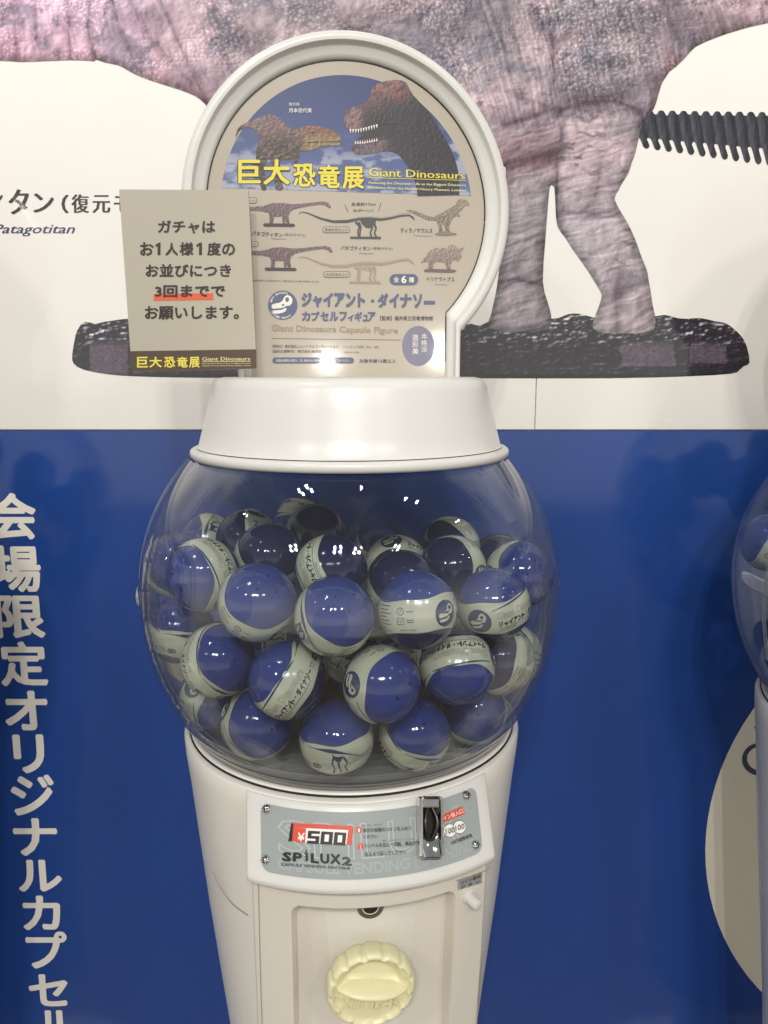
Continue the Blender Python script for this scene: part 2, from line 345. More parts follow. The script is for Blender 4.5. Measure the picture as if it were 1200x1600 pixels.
# ---- the printed dinosaur
def relief(h, x, y, k=2.0): return h(x + k, y + k * .6) - h(x - k, y - k * .6)
def skin(px, py):
    def ht(x, y):
        wx = x + 22 * (fbm(x / 60, y / 60, 5) - .5); wy = y + 22 * (fbm(x / 60 + 9, y / 60, 6) - .5)
        h = .9 * fbm(wx / 16, wy / 16, 3, 4)
        # folds: steep on the neck, fanning over the shoulder, level on the legs
        a = np.radians(np.interp(x, [0, 200, 330, 700, 880, 1050, 1200], [86, 70, 58, 40, 64, 74, 80]))
        leg = sstep(170, 225, y)
        def fold(a, q):
            s = wx * np.sin(a) - wy * np.cos(a); t = wx * np.cos(a) + wy * np.sin(a)
            return .55 * (1 - np.abs(2 * fbm(s / 26, t / 150, 11, 3) - 1)) + .34 * (1 - np.abs(2 * fbm(s / 9, t / 52, 14, 2) - 1)) * q
        h = h + (1 - leg) * fold(a, .5) + leg * fold(np.radians(-14) + 0 * x, 1.3)
        b, s2 = worley((wx + 9 * fbm(x / 11, y / 11, 72)) / 7.5, (wy + 9 * fbm(x / 11, y / 11, 73)) / 7.5, 3); sc = np.clip(s2 - b, 0, .5)
        w = sstep(.46, .60, fbm(x / 90, y / 70, 31)) * sstep(170, 90, y)
        w = np.maximum(w, sstep(860, 920, x) * sstep(1060, 1000, x) * sstep(120, 80, y))
        return h + .42 * sc * w * (.4 + fbm(x / 22, y / 22, 71))
    h = ht(px, py); d = relief(ht, px, py, 1.6)
    t = fbm(px / 120, py / 80, 41); lo = sstep(.42, .66, t + .1 * (fbm(px / 14, py / 14, 8) - .5))
    c = np.array([166, 146, 152])[None] * (1 - lo[:, None]) + np.array([122, 112, 119])[None] * lo[:, None]
    left = sstep(420, 60, px)[:, None]; c = c + left * np.array([40, 26, 40])
    low = (sstep(560, 720, px) * sstep(1060, 900, px) * sstep(240, 330, py))[:, None]; c = c * (1 - low) + np.array([150, 140, 147]) * low
    # rosy undersides
    edge = np.interp(px, [0, 150, 250, 330, 700, 795, 1000, 1040, 1200], [96, 96, 130, 175, 280, 255, 240, 120, 40]); r_ = np.exp(-np.clip(edge - py, 0, 400) / 34.0)[:, None] * ((py < edge + 6) & ((px < 868) | (px > 1018)))[:, None]
    c = c * (1 - .55 * r_) + np.array([172, 120, 134]) * .55 * r_
    # blue grey mottling
    g = sstep(.52, .62, fbm(px / 44, py / 34, 51, 5)) * sstep(190, 120, py); c = c * (1 - .5 * g[:, None]) + np.array([92, 92, 106]) * .5 * g[:, None]
    for (x, y, rx, ry, k) in ((950, 95, 34, 12, .8), (935, 147, 46, 10, .55), (1078, 40, 24, 22, .55), (1010, 20, 50, 16, .5), (760, 20, 90, 30, .35), (600, 30, 120, 40, .4), (380, 60, 40, 30, .5), (930, 420, 34, 10, .0), (985, 440, 20, 12, .5), (968, 470, 9, 30, .55), (1000, 482, 16, 22, .45), (840, 235, 46, 14, .35)):
        w = np.exp(-(((px - x) / rx) ** 2 + ((py - y) / ry) ** 2)) * k * (.6 + .8 * fbm(px / 9, py / 9, 61)); w = np.clip(w, 0, 1)[:, None]; c = c * (1 - w) + np.array([62, 58, 66]) * w
    # creases
    for pts, wd_, k in (([(832, 10), (862, 60), (866, 126)], 3.5, .6), ([(869, 175), (905, 160), (960, 158), (1000, 172), (1006, 190)], 4, .8), ([(878, 200), (872, 260), (868, 330), (880, 368)], 3, .5), ([(866, 170), (838, 180), (790, 195)], 4, .6), ([(800, 150), (840, 160), (868, 172)], 3, .4), ([(795, 252), (840, 246), (872, 236)], 7, .5), ([(940, 245), (930, 310), (915, 330)], 5, .3), ([(880, 330), (930, 334), (962, 330)], 3, .5), ([(965, 545), (962, 460), (968, 430)], 5, .5), ([(780, 440), (800, 436), (850, 445)], 2.5, .5), ([(852, 380), (858, 470)], 6, .3), ([(105, -10), (108, 60), (112, 96)], 2.5, .6), ([(140, -10), (138, 50), (150, 92)], 3, .7), ([(200, -10), (235, 60), (300, 130)], 4, .4), ([(55, -10), (60, 95)], 2, .4), ([(22, -10), (26, 95)], 2, .4), ([(250, 0), (290, 90), (328, 172)], 3, .5), ([(340, 60), (360, 110), (372, 130)], 3, .5), ([(170, -10), (190, 50), (215, 110)], 2, .5)):
        P = np.array(pts, float); bd = np.full(px.shape, 1e9)
        for i in range(len(P) - 1):
            a, b = P[i], P[i + 1]; dd = b - a; tt = np.clip(((px - a[0]) * dd[0] + (py - a[1]) * dd[1]) / (dd @ dd), 0, 1)
            bd = np.minimum(bd, np.hypot(px - a[0] - tt * dd[0], py - a[1] - tt * dd[1]))
        bd = bd + 5 * (fbm(px / 16, py / 16, 92) - .5); w = np.clip((.5 * np.exp(-(bd / (wd_ * 2.6)) ** 2) + .5 * np.exp(-(bd / (wd_ * .75)) ** 2)) * k * (1 + .55 * (px > 780)) * (.45 + .9 * fbm(px / 14, py / 14, 91)), 0, 1)[:, None]; c = c * (1 - w) + np.array([74, 60, 70]) * w
    u_ = px * .97 + py * .24; v_ = py * .97 - px * .24
    ds = sstep(.60, .70, fbm(u_ / 26, v_ / 5.5, 121, 3)) * np.maximum(np.exp(-((px - 905) / 46) ** 2 - ((py - 225) / 62) ** 2), .8 * np.exp(-((px - 985) / 26) ** 2 - ((py - 385) / 60) ** 2)) * (px > 868)
    ds = np.maximum(ds, .6 * sstep(.62, .74, fbm(px / 15, py / 7, 127, 3)) * sstep(215, 180, py) * sstep(430, 520, px)); ds = np.clip(ds, 0, 1)[:, None] * .75; c = c * (1 - ds) + np.array([70, 60, 70]) * ds
    _, _, ed_ = nearest(px, py, body_p); ed_ = np.where(py < 0, 99, ed_); c = c * (.68 + .32 * sstep(0, 18, ed_))[:, None]
    lgs = sstep(240, 300, py)[:, None] * (px > 700)[:, None]; c = c + lgs * 0
    bel = np.exp(-((py - np.interp(px, [700, 795, 868], [282, 262, 243])) / 11) ** 2)[:, None] * (px < 872)[:, None] * .5; c = c * (1 - bel) + np.array([84, 62, 66]) * bel
    nb, _ = worley(px / 7.2 + 3 * fbm(px / 20, py / 20, 81), py / 7.2 + 3 * fbm(px / 20, py / 20, 82), 9); nw = np.maximum(sstep(.45, .58, fbm(px / 70, py / 60, 33)) * sstep(190, 130, py), sstep(870, 900, px) * sstep(1050, 1000, px) * sstep(135, 100, py))
    c = c + (np.clip(.36 - nb, 0, .36) * 190 * nw)[:, None] - (10 * nw)[:, None]
    c = c * 1.04 + 10 + (300 * np.clip(d, -.3, .3))[:, None] * np.array([1, .97, 1.0]) * .40 + (h[:, None] - .95) * 34 + 44 * (fbm(px / 80, py / 50, 95)[:, None] - .5) - 30 * (np.exp(-np.clip(np.interp(px, [330, 700, 868], [190, 282, 243]) - py, 0, 400) / 30) * (px > 330) * (px < 872))[:, None]
    return c + (vnoise(px / 1.6, py / 1.6, 77)[:, None] - .5) * 14
def rock(px, py):
    def ht(x, y): return 1 - np.abs(2 * fbm(x / 26, y / 7, 101, 4) - 1) + .5 * fbm(x / 7, y / 6, 103)
    d = relief(ht, px, py, 1.4); front = sstep(528, 545, py) * (1 - .55 * sstep(980, 1010, px) * 0)
    c = np.array([48, 46, 56])[None] + np.zeros((len(px), 1)); c = c - 10
    c = c + (np.clip(d - .06, 0, .5) * 560 * (1 - .75 * front))[:, None]
    wpx = px; px = px + 7 * (fbm(px / 9, py / 9, 55) - .5); pl = front * np.maximum(((px > 970) & (px < 1054) & (py < 572)), ((px > 1078) & (px < 1136) & (py < 568))) + front * (px < 200) * (px > 140)
    c = c * (1 - .7 * pl[:, None]) + (np.array([104, 92, 106]) + 70 * (fbm(px / 3, py / 3, 7)[:, None] - .5)) * .7 * pl[:, None]
    c = c * (1 - .6 * sstep(580, 592, py)[:, None]); c = c + 14 * (vnoise(px / 2, py / 2, 5)[:, None] - .5)
    return c
Z6 = lambda L: [(700 + x / 2.4, y / 2.4) for x, y in L]
slab = [(113, 554), (117, 530), (121, 516), (132, 503), (149, 506), (162, 503), (176, 501), (200, 498), (240, 500), (300, 497), (360, 502), (430, 498), (500, 502), (560, 498), (640, 503), (700, 512), (721, 517), (728, 508), (737, 506), (750, 509), (767, 501), (790, 504), (862, 498), (875, 496), (887, 491), (905, 490), (927, 496), (960, 500), (1025, 494), (1040, 492), (1058, 497), (1075, 498), (1095, 497), (1117, 502), (1130, 504), (1142, 510), (1158, 525), (1167, 542), (1171, 567), (1162, 572), (1154, 579), (1142, 584), (1075, 588), (950, 591), (721, 591), (500, 591), (300, 590), (212, 588), (170, 585), (132, 578), (115, 568)]
pic = empty('printed_sauropod', (0, 0, 0)); tag(pic, 'pinkish grey sauropod model printed large across the cream upper wall', 'wall print')
print_field(wallS, smooth_poly(slab, 2), 2.2, rock, M['wall_ink'], pic, .0003, 'printed_base')
ver = [(985, 196), (1000, 178)]
x = 1008
while x < 1290:
    k = (x - 1000) / 200; ver += [(x, 180 + 3 * k), (x + 4, 173 + 3 * k), (x + 11, 173 + 3 * k), (x + 15, 180 + 3 * k)]; x += 17.5
ver += [(1300, 232)]
x = 1290
while x > 1000:
    k = (x - 1000) / 200; b0 = 214 + 18 * k; ver += [(x, b0 + 2), (x + 5, b0 + 12 + 8 * k), (x + 1, b0 + 17 + 10 * k), (x - 5, b0 + 14 + 9 * k), (x - 11, b0)]; x -= 17.5
ver += [(990, 216)]
def vert_c(px, py):
    d = relief(lambda x, y: np.abs(np.sin((x - .15 * y) / 17.5 * math.pi)) * .6 + .7 * fbm(x / 5, y / 22, 9), px, py, 1.2)
    return np.array([52, 54, 62])[None] + (90 * np.clip(d, -.25, .5))[:, None] + 12 * (vnoise(px / 2, py / 2, 5)[:, None] - .5)
print_field(wallS, smooth_poly(ver, 2), 2.0, vert_c, M['wall_ink'], pic, .0004, 'printed_vertebrae')
body_p = [(-260, -60), (-260, 90), (-120, 98)] + [(0, 95), (30, 97), (60, 96), (85, 95), (112, 94), (140, 95), (148, 96), (150, 93), (165, 98), (185, 102), (200, 110), (215, 118), (245, 129), (280, 140), (305, 150), (320, 162), (331, 176), (350, 200), (392, 230), (400, 330), (396, 430), (384, 500), (392, 516), (500, 518), (506, 500), (498, 430), (520, 330), (560, 280), (650, 282), (720, 274), (772, 262)] + [(790, 262), (788, 330), (782, 400), (776, 450), (767, 492), (764, 512), (800, 519), (845, 517), (860, 510), (861, 492), (855, 470), (848, 440), (852, 375), (857, 310), (860, 290), (866, 293)] + [(868, 325), (871, 354), (883, 371), (895, 390), (908, 408), (919, 424), (927, 437), (938, 455), (940, 464), (935, 480), (929, 496), (926, 512), (938, 519), (958, 521), (992, 521), (1015, 518), (1023, 512), (1023, 492), (1019, 474), (1017, 458), (1013, 436), (1010, 421), (1000, 396), (994, 378), (987, 362), (979, 346), (971, 333), (960, 311), (966, 298), (971, 288), (982, 270), (987, 254), (991, 244), (994, 233), (998, 216), (1000, 204), (1008, 188), (1021, 171), (1027, 154), (1033, 133), (1040, 121), (1046, 112), (1054, 106), (1071, 90), (1087, 73), (1121, 58), (1158, 46), (1200, 36), (1330, 10), (1420, -60)]
print_field(wallS, smooth_poly(body_p, 2), 1.7, skin, M['wall_ink'], pic, .0006, 'printed_body')
# wall lettering
def wtext(body, q, m, name='lettering', par=None, **k): return print_text(wallS, body, q, m, par, .0004, name, **k)
cap1 = empty('wall_caption'); tag(cap1, 'black Japanese caption with blue italic Patagotitan beneath, on the cream wall', 'lettering')
Z5 = lambda x, y: (x / 4.705, 280 + y / 4.705)
def q5(x0, y0, x1, y1): a = Z5(x0, y0); b = Z5(x1, y1); return [(a[0], a[1]), (b[0], a[1]), (b[0], b[1]), (a[0], b[1])]
for ch, r in (('イ', (-60, 115, 22, 260)), ('タ', (62, 75, 215, 258)), ('ン', (245, 105, 398, 245)), ('（', (452, 115, 506, 250)), ('復', (525, 112, 655, 248)), ('元', (680, 118, 812, 248)), ('モ', (838, 125, 960, 245)), ('デ', (980, 122, 1100, 245)), ('ル', (1115, 122, 1240, 245)), ('）', (1255, 115, 1305, 250))):
    wtext(ch, q5(*r), M['wall_black'], par=cap1, name='character', xbold=.034)
wtext('Patagotitan', q5(-52, 332, 552, 420), M['wall_navy'], par=cap1, name='latin_caption', shear=.3, xbold=.012)
col = empty('wall_headline'); tag(col, 'vertical column of large cream Japanese characters on the blue wall at left', 'lettering')
for ch, (x0, y0, x1, y1) in (('会', (-17, 770, 57, 843)), ('場', (-12, 852, 64, 925)), ('限', (-8, 930, 70, 997)), ('定', (0, 1002, 74, 1072)), ('オ', (7, 1079, 75, 1141)), ('リ', (21, 1147, 70, 1208)), ('ジ', (17, 1210, 86, 1274)), ('ナ', (21, 1278, 90, 1337)), ('ル', (28, 1343, 97, 1393)), ('カ', (35, 1399, 95, 1453)), ('プ', (41, 1455, 106, 1513)), ('セ', (45, 1522, 107, 1572)), ('ル', (58, 1578, 122, 1632))):
    dx = (600 - (x0 + x1) / 2) / 7200 * (y1 - y0); wtext(ch, [(x0 - dx / 2, y0), (x1 - dx / 2, y0), (x1 + dx / 2, y1), (x0 + dx / 2, y1)], M['wall_white'], par=col, name='character', bold=.032, res=3)
disc = empty('printed_disc'); tag(disc, 'large cream disc printed on the blue wall behind the right-hand machine', 'wall print')
pc = wallS(1102, 1322); p1 = wallS(1190, 1090); p2 = wallS(1198, 1558)
def circ3(a, b, c):
    (x1, y1), (x2, y2), (x3, y3) = a, b, c; d = 2 * (x1 * (y2 - y3) + x2 * (y3 - y1) + x3 * (y1 - y2))
    ux = ((x1 ** 2 + y1 ** 2) * (y2 - y3) + (x2 ** 2 + y2 ** 2) * (y3 - y1) + (x3 ** 2 + y3 ** 2) * (y1 - y2)) / d
    uy = ((x1 ** 2 + y1 ** 2) * (x3 - x2) + (x2 ** 2 + y2 ** 2) * (x1 - x3) + (x3 ** 2 + y3 ** 2) * (x2 - x1)) / d
    return ux, uy, math.hypot(ux - x1, uy - y1)
ux, uz, ur = circ3(pc[[0, 2]], p1[[0, 2]], p2[[0, 2]])
n_ = 96; mesh('disc_ground', [(ux + ur * math.cos(2 * math.pi * i / n_), YW - .0003, uz + ur * math.sin(2 * math.pi * i / n_)) for i in range(n_)], [tuple(range(n_))], M['disc'], disc)
fill_poly(wallS, ribbon([(1181, 1132), (1194, 1140)], 12), M['wall_navy'], disc, .0006, 'stroke')
fill_poly(wallS, ribbon([(1187 + 24 * math.cos(rad(t_)), 1185.5 + 22 * math.sin(rad(t_))) for t_ in range(-60, -301, -12)][::1], [5 + .3 * min(i_, 12) for i_ in range(21)]), M['wall_navy'], disc, .0006, 'stroke')
# ------------------------------------------------------------------ the capsule machine
mach = empty('capsule_machine', (MX, MY, 0), MROT)
tag(mach, 'white capsule vending machine with clear round globe and yellow knob, in the middle', 'capsule machine', 'capsule machines in a row')
def H(pr): return [(r, CZ + h) for r, h in pr]
G().lathe(H([(0, -.003), (.120, -.003), (.1265, -.0042), (.1305, -.0075), (.1328, -.014), (.1365, -.030), (.1425, -.052), (.1465, -.0665), (.148, -.0685)]), 160).build('top_cover', M['white'], mach, 50)
G().lathe(H([(.1478, -.0692), (.1520, -.0696), (.1541, -.0710), (.1549, -.0735), (.1545, -.0765), (.1525, -.0785), (.147, -.0792), (.147, -.0790)]), 160).build('cover_flange', M['white'], mach, 50)
G().lathe(H([(.1475, -.0792), (.135, -.0785), (0, -.0785)]), 96).build('cover_underside', M['under'], mach, 50)  # flat disc coloured dark for the shade inside the hollow cover
GR = .2075; GH = -.2117; BT, BL_ = .1975, .2155
def gr(h, off=0):
    dz = h - GH; b = (BT if dz > 0 else BL_) + off; return (GR + off) * math.sqrt(max(1 - (dz / b) ** 2, 0))
def gprof(off, h0, h1, n=72): return [(gr(h0 + (h1 - h0) * i / n, off), CZ + h0 + (h1 - h0) * i / n) for i in range(n + 1)]
globe = G().lathe(gprof(0, -.0795, -.3500), 160).build('globe', M['globe'], mach, 180)
G().lathe(gprof(-.0042, -.3490, -.0798), 160).build('globe_inner_wall', M['globe'], globe, 180)
n = 110                                               # joint where the front and back shells of the globe meet
for sd in (-1, 1):
    pts = []
    for i in range(n + 1):
        h = -.0815 - (.3425 - .0815) * i / n; pts.append((sd * (gr(h) + .0012), 0.0, CZ + h))
    G().tube(pts, .0016, 6).build('globe_joint', M['globe_edge'], globe, 180)
for sd in (-1, 1):
    t = G(); V = []; Fc = []; nu, nv = 28, 12
    for i in range(nu + 1):
        a = rad(-15 + 30 * i / nu); wdt = .0075 * math.sqrt(max(1 - (2 * i / nu - 1) ** 4, .02))
        for j in range(nv + 1):
            q = 2 * j / nv - 1; rr = GR + .0006 + .0030 * math.sqrt(max(1 - q * q, 0)) * (1 - (2 * i / nu - 1) ** 6 * .9)
            V.append((sd * rr * math.cos(a), rr * math.sin(a), CZ + GH + .004 + wdt * q))
    for i in range(nu):
        for j in range(nv): Fc.append((i * (nv + 1) + j, (i + 1) * (nv + 1) + j, (i + 1) * (nv + 1) + j + 1, i * (nv + 1) + j + 1))
    t.add(V, Fc).build('globe_latch', M['globe_edge'], globe, 60)
G().lathe(H([(0, -.352), (.02, -.3500), (.12, -.3492), (.1555, -.3485)]), 96).build('globe_floor', M['gfloor'], mach, 60)
G().lathe(H([(.1555, -.3500), (.1594, -.3486), (.1618, -.3476), (.1640, -.3475), (.1655, -.3482), (.1658, -.3494), (.1640, -.3502), (.150, -.3502)]), 160).build('globe_collar', M['body'], mach, 60)
G().lathe(H([(.1640, -.3496), (.1672, -.3500), (.1672, -.3508), (.1640, -.3512)]), 160).build('gap_dark_ring', M['dark'], mach, 60)  # dark ring put in for the dark of the gap between collar and body
G().lathe(H([(.155, -.3512), (.1685, -.3512), (.1712, -.3522), (.1722, -.3550), (.1712, -.372), (.1680, -.400), (.1555, -.537), (.1350, -.731), (.127, -.83), (.124, -1.02), (.118, -1.03), (.07, -1.03), (.055, -1.05), (.05, -1.30), (.19, -1.325), (.20, -1.335), (.20, -1.35)]), 160).build('body', M['body'], mach, 30)
bodyS = cone_machine(lambda z: np.interp(CZ - z, [.352, .372, .400, .537, .731, .83], [.1722, .1712, .1680, .1555, .1350, .127]))
def line_on(surf, pts, w, m, par, name='seam', off=.0004, k=5):
    p = [np.array(q, float) for q in pts]; r = []
    for i in range(len(p) - 1):
        a, b, c, d = p[max(i - 1, 0)], p[i], p[i + 1], p[min(i + 2, len(p) - 1)]
        for j in range(k): t = j / k; r.append(.5 * ((2 * b) + (-a + c) * t + (2 * a - 5 * b + 4 * c - d) * t * t + (-a + 3 * b - 3 * c + d) * t ** 3))
    r.append(p[-1]); R_ = ribbon(r, w); n = len(r); P = np.array(R_); Q = surf(P[:, 0], P[:, 1], off)
    Fc = [(i, i + 1, 2 * n - 2 - i, 2 * n - 1 - i) for i in range(n - 1)]
    return mesh(name, Q, Fc, m, par)
M['seam2'] = mat('seam_dark_line', (150, 138, 120), .6)  # dark beige for thin ribbons drawn along the joints
line_on(bodyS, [(334, 1362), (340, 1378), (352, 1398), (368, 1416), (388, 1430)], 1.6, M['seam2'], mach)
# front blocks: profile (r, h) swept across x, with sides going back into the body
def block(name, m, xh, prof, yback, ch=.0016):
    xs = [-xh, -xh + ch * .35, -xh + ch] + list(np.linspace(-xh, xh, 30)[1:-1]) + [xh - ch, xh - ch * .35, xh]
    dy = [ch, ch * .35, 0] + [0] * 28 + [0, ch * .35, ch]; V = []; Fc = []; nx = len(xs)
    for (r, h) in prof:
        for x, d in zip(xs, dy): V.append((x, -math.sqrt(max(r * r - x * x, 1e-6)) + d, CZ + h))
    for j in range(len(prof) - 1):
        for i in range(nx - 1): Fc.append((j * nx + i, (j + 1) * nx + i, (j + 1) * nx + i + 1, j * nx + i + 1))
    b = len(V)
    for (r, h) in prof: V += [(-xh, yback, CZ + h), (xh, yback, CZ + h)]
    for j in range(len(prof) - 1):
        Fc.append((j * nx, b + 2 * j, b + 2 * j + 2, (j + 1) * nx)); Fc.append((j * nx + nx - 1, (j + 1) * nx + nx - 1, b + 2 * j + 3, b + 2 * j + 1))
    Fc.append(tuple(range(nx)) + (b + 1, b)); e_ = len(prof) - 1
    Fc.append(tuple(range(e_ * nx, e_ * nx + nx))[::-1] + (b + 2 * e_, b + 2 * e_ + 1))
    return mesh(name, V, Fc, m, mach, 32)
hr = lambda h: .1735 + (-.352 - h) / .058 * .0315
block('coin_housing', M['white'], .106, [(.1690, -.3545), (.1730, -.3535)] + [(hr(h), h) for h in (-.3555, -.37, -.385, -.398)] + [(.2030, -.4062), (.2046, -.4090), (.2049, -.4118), (.2040, -.4140), (.2020, -.4150), (.19, -.4152)], -.10)
plate_rf = lambda z: .1735 + (-.352 - (np.asarray(z) - CZ)) / .058 * .0315
plateS = cone_machine(plate_rf)
def plateXZ(x, y, off=0):
    z = CZ - y; r = plate_rf(z) + off; return np.stack([x, -np.sqrt(r * r - x * x), z + 0 * x], -1)
def rrect(x0, y0, x1, y1, r, k=6):
    p = []
    for cx, cy_, a in ((x1 - r, y0 + r, -90), (x1 - r, y1 - r, 0), (x0 + r, y1 - r, 90), (x0 + r, y0 + r, 180)):
        for i in range(k + 1): t = rad(a + 90 * i / k); p.append((cx + r * math.cos(t), cy_ + r * math.sin(t)))
    return p
def field_plain(surf, poly, step, m, parent, off, name):
    ob = print_field(surf, poly, step, lambda a, b: np.full((len(a), 3), 128.0), m, parent, off, name); return ob
plate = field_plain(plateXZ, rrect(-.0937, .3575, .0937, .4022, .0065), .0022, M['plate'], mach, .0012, 'instruction_plate')
so = plate.modifiers.new('thickness', 'SOLIDIFY'); so.thickness = .0012; so.offset = -1
ZP = lambda x, y: (370 + x * .35, 1220 + y * .35)
def pq(*p): return [ZP(*q) for q in p]
def ptext(body, q, m, name='lettering', off=.0019, **k): return print_text(plateS, body, q, m, plate, off, name, **k)
def pfill(pts, m, off=.0016, name='print', z=True): return field_plain(plateS, [ZP(*p) for p in pts] if z else pts, 2.5, m, plate, off, name)
# pale outlined lettering behind everything
M['pl_out'] = mat('plate_pale_outline', (166, 173, 172), .4)
def xzq(x0, x1, h0, h1): return [(x0, -h0), (x1, -h0), (x1, -h1), (x0, -h1)]
for ch, x0, x1 in (('S', -.079, -.054), ('P', -.050, -.028), ('i', -.023, -.018), ('L', -.012, .006), ('U', .011, .034), ('X', .0485, .074)):
    print_text(plateXZ, ch, xzq(x0, x1, -.3655, -.3885), M['pl_out'], plate, .0014, 'outlined_letter', outline=.028)
print_text(plateXZ, 'CAPSULE VENDING MACHINE', xzq(-.080, .0855, -.3915, -.3985), M['pl_out'], plate, .0014, 'outlined_lettering', outline=.045)
pfill([(247, 183), (520, 198), (514, 281), (234, 264)], M['pl_red'], .0016, 'price_window')
pfill([(274, 204), (498, 214), (490, 276), (320, 270), (268, 267)], M['pl_paper'], .0019, 'price_card')
pfill([(274, 204), (312, 206), (308, 269), (268, 267)], M['pl_red'], .0021, 'price_card_red')
pfill([(247, 183), (256, 184), (250, 262), (234, 264)], M['dark'], .0022, 'window_edge')
ptext('¥', pq((277, 224), (308, 225), (305, 262), (274, 261)), M['pl_paper'], 'yen_sign', .0024, bold=.02)
def seg_digit(cx, k, w=52, h=56, y0=215):
    L = {'5': 'afgcd', '0': 'abcdef'}[k]; th = 12; sl = lambda x, y: (x - (y - y0) * .10, y + (x - 320) * .055)
    R = dict(a=(0, 0, w, th), g=(0, h / 2 - th / 2, w, h / 2 + th / 2), d=(0, h - th, w, h), f=(0, 1, th + 4, h / 2 + 2), b=(w - th - 4, 1, w, h / 2 + 2), e=(0, h / 2 - 2, th + 4, h - 1), c=(w - th - 4, h / 2 - 2, w, h - 1))
    for i, q in enumerate(L):
        a, b, c, d = R[q]; pfill([sl(cx + a, y0 + b), sl(cx + c, y0 + b), sl(cx + c, y0 + d), sl(cx + a, y0 + d)], M['pl_ink'], .0024 + i * 2e-5, 'digit_segment')
seg_digit(322, '5'); seg_digit(380, '0'); seg_digit(438, '0')
for n_, x, y in (('1', 532, 202), ('2', 539, 275)):
    pfill([(x, y), (x + 24, y - 1), (x + 25, y + 25), (x + 1, y + 26)], M['pl_red'], .0016, 'number_tile'); ptext(n_, pq((x + 9, y + 5), (x + 16, y + 5), (x + 17, y + 21), (x + 10, y + 21)), M['pl_paper'], 'number', .0020)
ptext('表示の金額のコインを入れて', pq((562, 206), (776, 196), (778, 215), (563, 225)), M['pl_ink'], bold=.012)
ptext('ひょうじ　きんがく', pq((560, 189), (650, 185), (650, 193), (560, 198)), M['pl_ink'])
ptext('ください', pq((565, 236), (630, 234), (630, 250), (565, 252)), M['pl_ink'], bold=.012)
ptext('ハンドルを右に一回転、商品が', pq((568, 275), (796, 262), (798, 282), (568, 294)), M['pl_ink'], bold=.012)
ptext('みぎ　いっかいてん　しょうひん', pq((648, 258), (790, 250), (790, 257), (648, 266)), M['pl_ink'])
ptext('出るまで回してください', pq((572, 312), (752, 303), (754, 321), (572, 331)), M['pl_ink'], bold=.012)
for ch, a, b in (('S', 208, 250), ('P', 255, 296)):
    ptext(ch, pq((a, 310 + (a - 208) * .05), (b, 312 + (b - 208) * .05), (b - 4, 354 + (b - 208) * .08), (a - 4, 350 + (a - 208) * .05)), M['pl_ink'], 'logo_letter', bold=.05)
ptext('i', pq((304, 318), (318, 294), (322, 350), (302, 356)), M['pl_ink'], 'logo_letter', bold=.03)
for i in range(4): pfill([(303, 326 + i * 8), (320, 321 + i * 8), (320, 324 + i * 8), (303, 329 + i * 8)], M['pl_white'], .0022, 'spring_stripe')
for ch, a, b in (('L', 332, 368), ('U', 374, 414), ('X', 418, 464)):
    ptext(ch, pq((a, 316 + (a - 332) * .03), (b, 318 + (b - 332) * .03), (b + 1, 362 + (b - 332) * .05), (a, 359 + (a - 332) * .05)), M['pl_ink'], 'logo_letter', bold=.05)
ptext('2', pq((474, 334), (510, 336), (510, 371), (472, 369)), M['pl_ink'], 'logo_number', outline=.07)
ptext('CAPSULE VENDING MACHINE', pq((204, 360), (508, 379), (506, 391), (200, 372)), M['pl_ink'], 'logo_subtitle', bold=.015)
pfill([(888, 160), (1000, 110), (1014, 144), (904, 188)], M['pl_red'], .0016, 'red_tag')
ptext('コイン投入口', pq((896, 162), (998, 118), (1006, 138), (904, 180)), M['pl_paper'], off=.0020, bold=.01)
for (x, y) in ((946, 217), (988, 201)):
    pfill(circ(x, y, 29, 30), M['pl_ink'], .00165 + (x > 960) * .0003, 'coin_outline'); pfill(circ(x, y, 27, 28), M['pl_paper'], .0018 + (x > 960) * .0003, 'coin_picture')
    ptext('100', pq((x - 20, y - 7), (x + 19, y - 18), (x + 21, y + 6), (x - 18, y + 17)), M['pl_ink'], off=.0022 + (x > 960) * .0003, outline=.05)
ptext('100円硬貨使用', pq((948, 264), (1040, 230), (1046, 246), (955, 281)), M['pl_ink'], bold=.01)
def frame_at(surf, px, py, off=0):
    """local axes on a surface: x right, y up, z out"""
    P = surf(np.array([px, px + 4., px]), np.array([py, py, py - 4.]), off); o, a, b = [Vector(p) for p in P]
    X = (a - o).normalized(); Y = (b - o); Y = (Y - X * Y.dot(X)).normalized(); Z = X.cross(Y); Mx = Matrix((X, Y, Z)).transposed().to_4x4(); Mx.translation = o; return Mx
def place(ob, Mx): ob.matrix_local = Mx; return ob
sc_bm = G().lathe([(0, .0034), (.0010, .0034), (.0022, .0030), (.0034, .0018), (.0040, .0004), (.0041, 0)], 24)
sc0 = None
for (x, y) in ((135, 122), (130, 348), (1020, 62), (1062, 283)):
    if sc0 is None:
        ob = sc0 = sc_bm.build('screw', M['chrome'], mach, 50); sk = G().box(-.0022, .0022, -.0004, .0004, .0031, .0037).box(-.0004, .0004, -.0022, .0022, .0032, .0038).build('cross_slot', M['dark'], ob, None)
    else:
        ob = sc0.copy(); COL.objects.link(ob); k2 = sk.copy(); COL.objects.link(k2); k2.parent = ob
    place(ob, frame_at(plateS, *ZP(x, y), .0012))
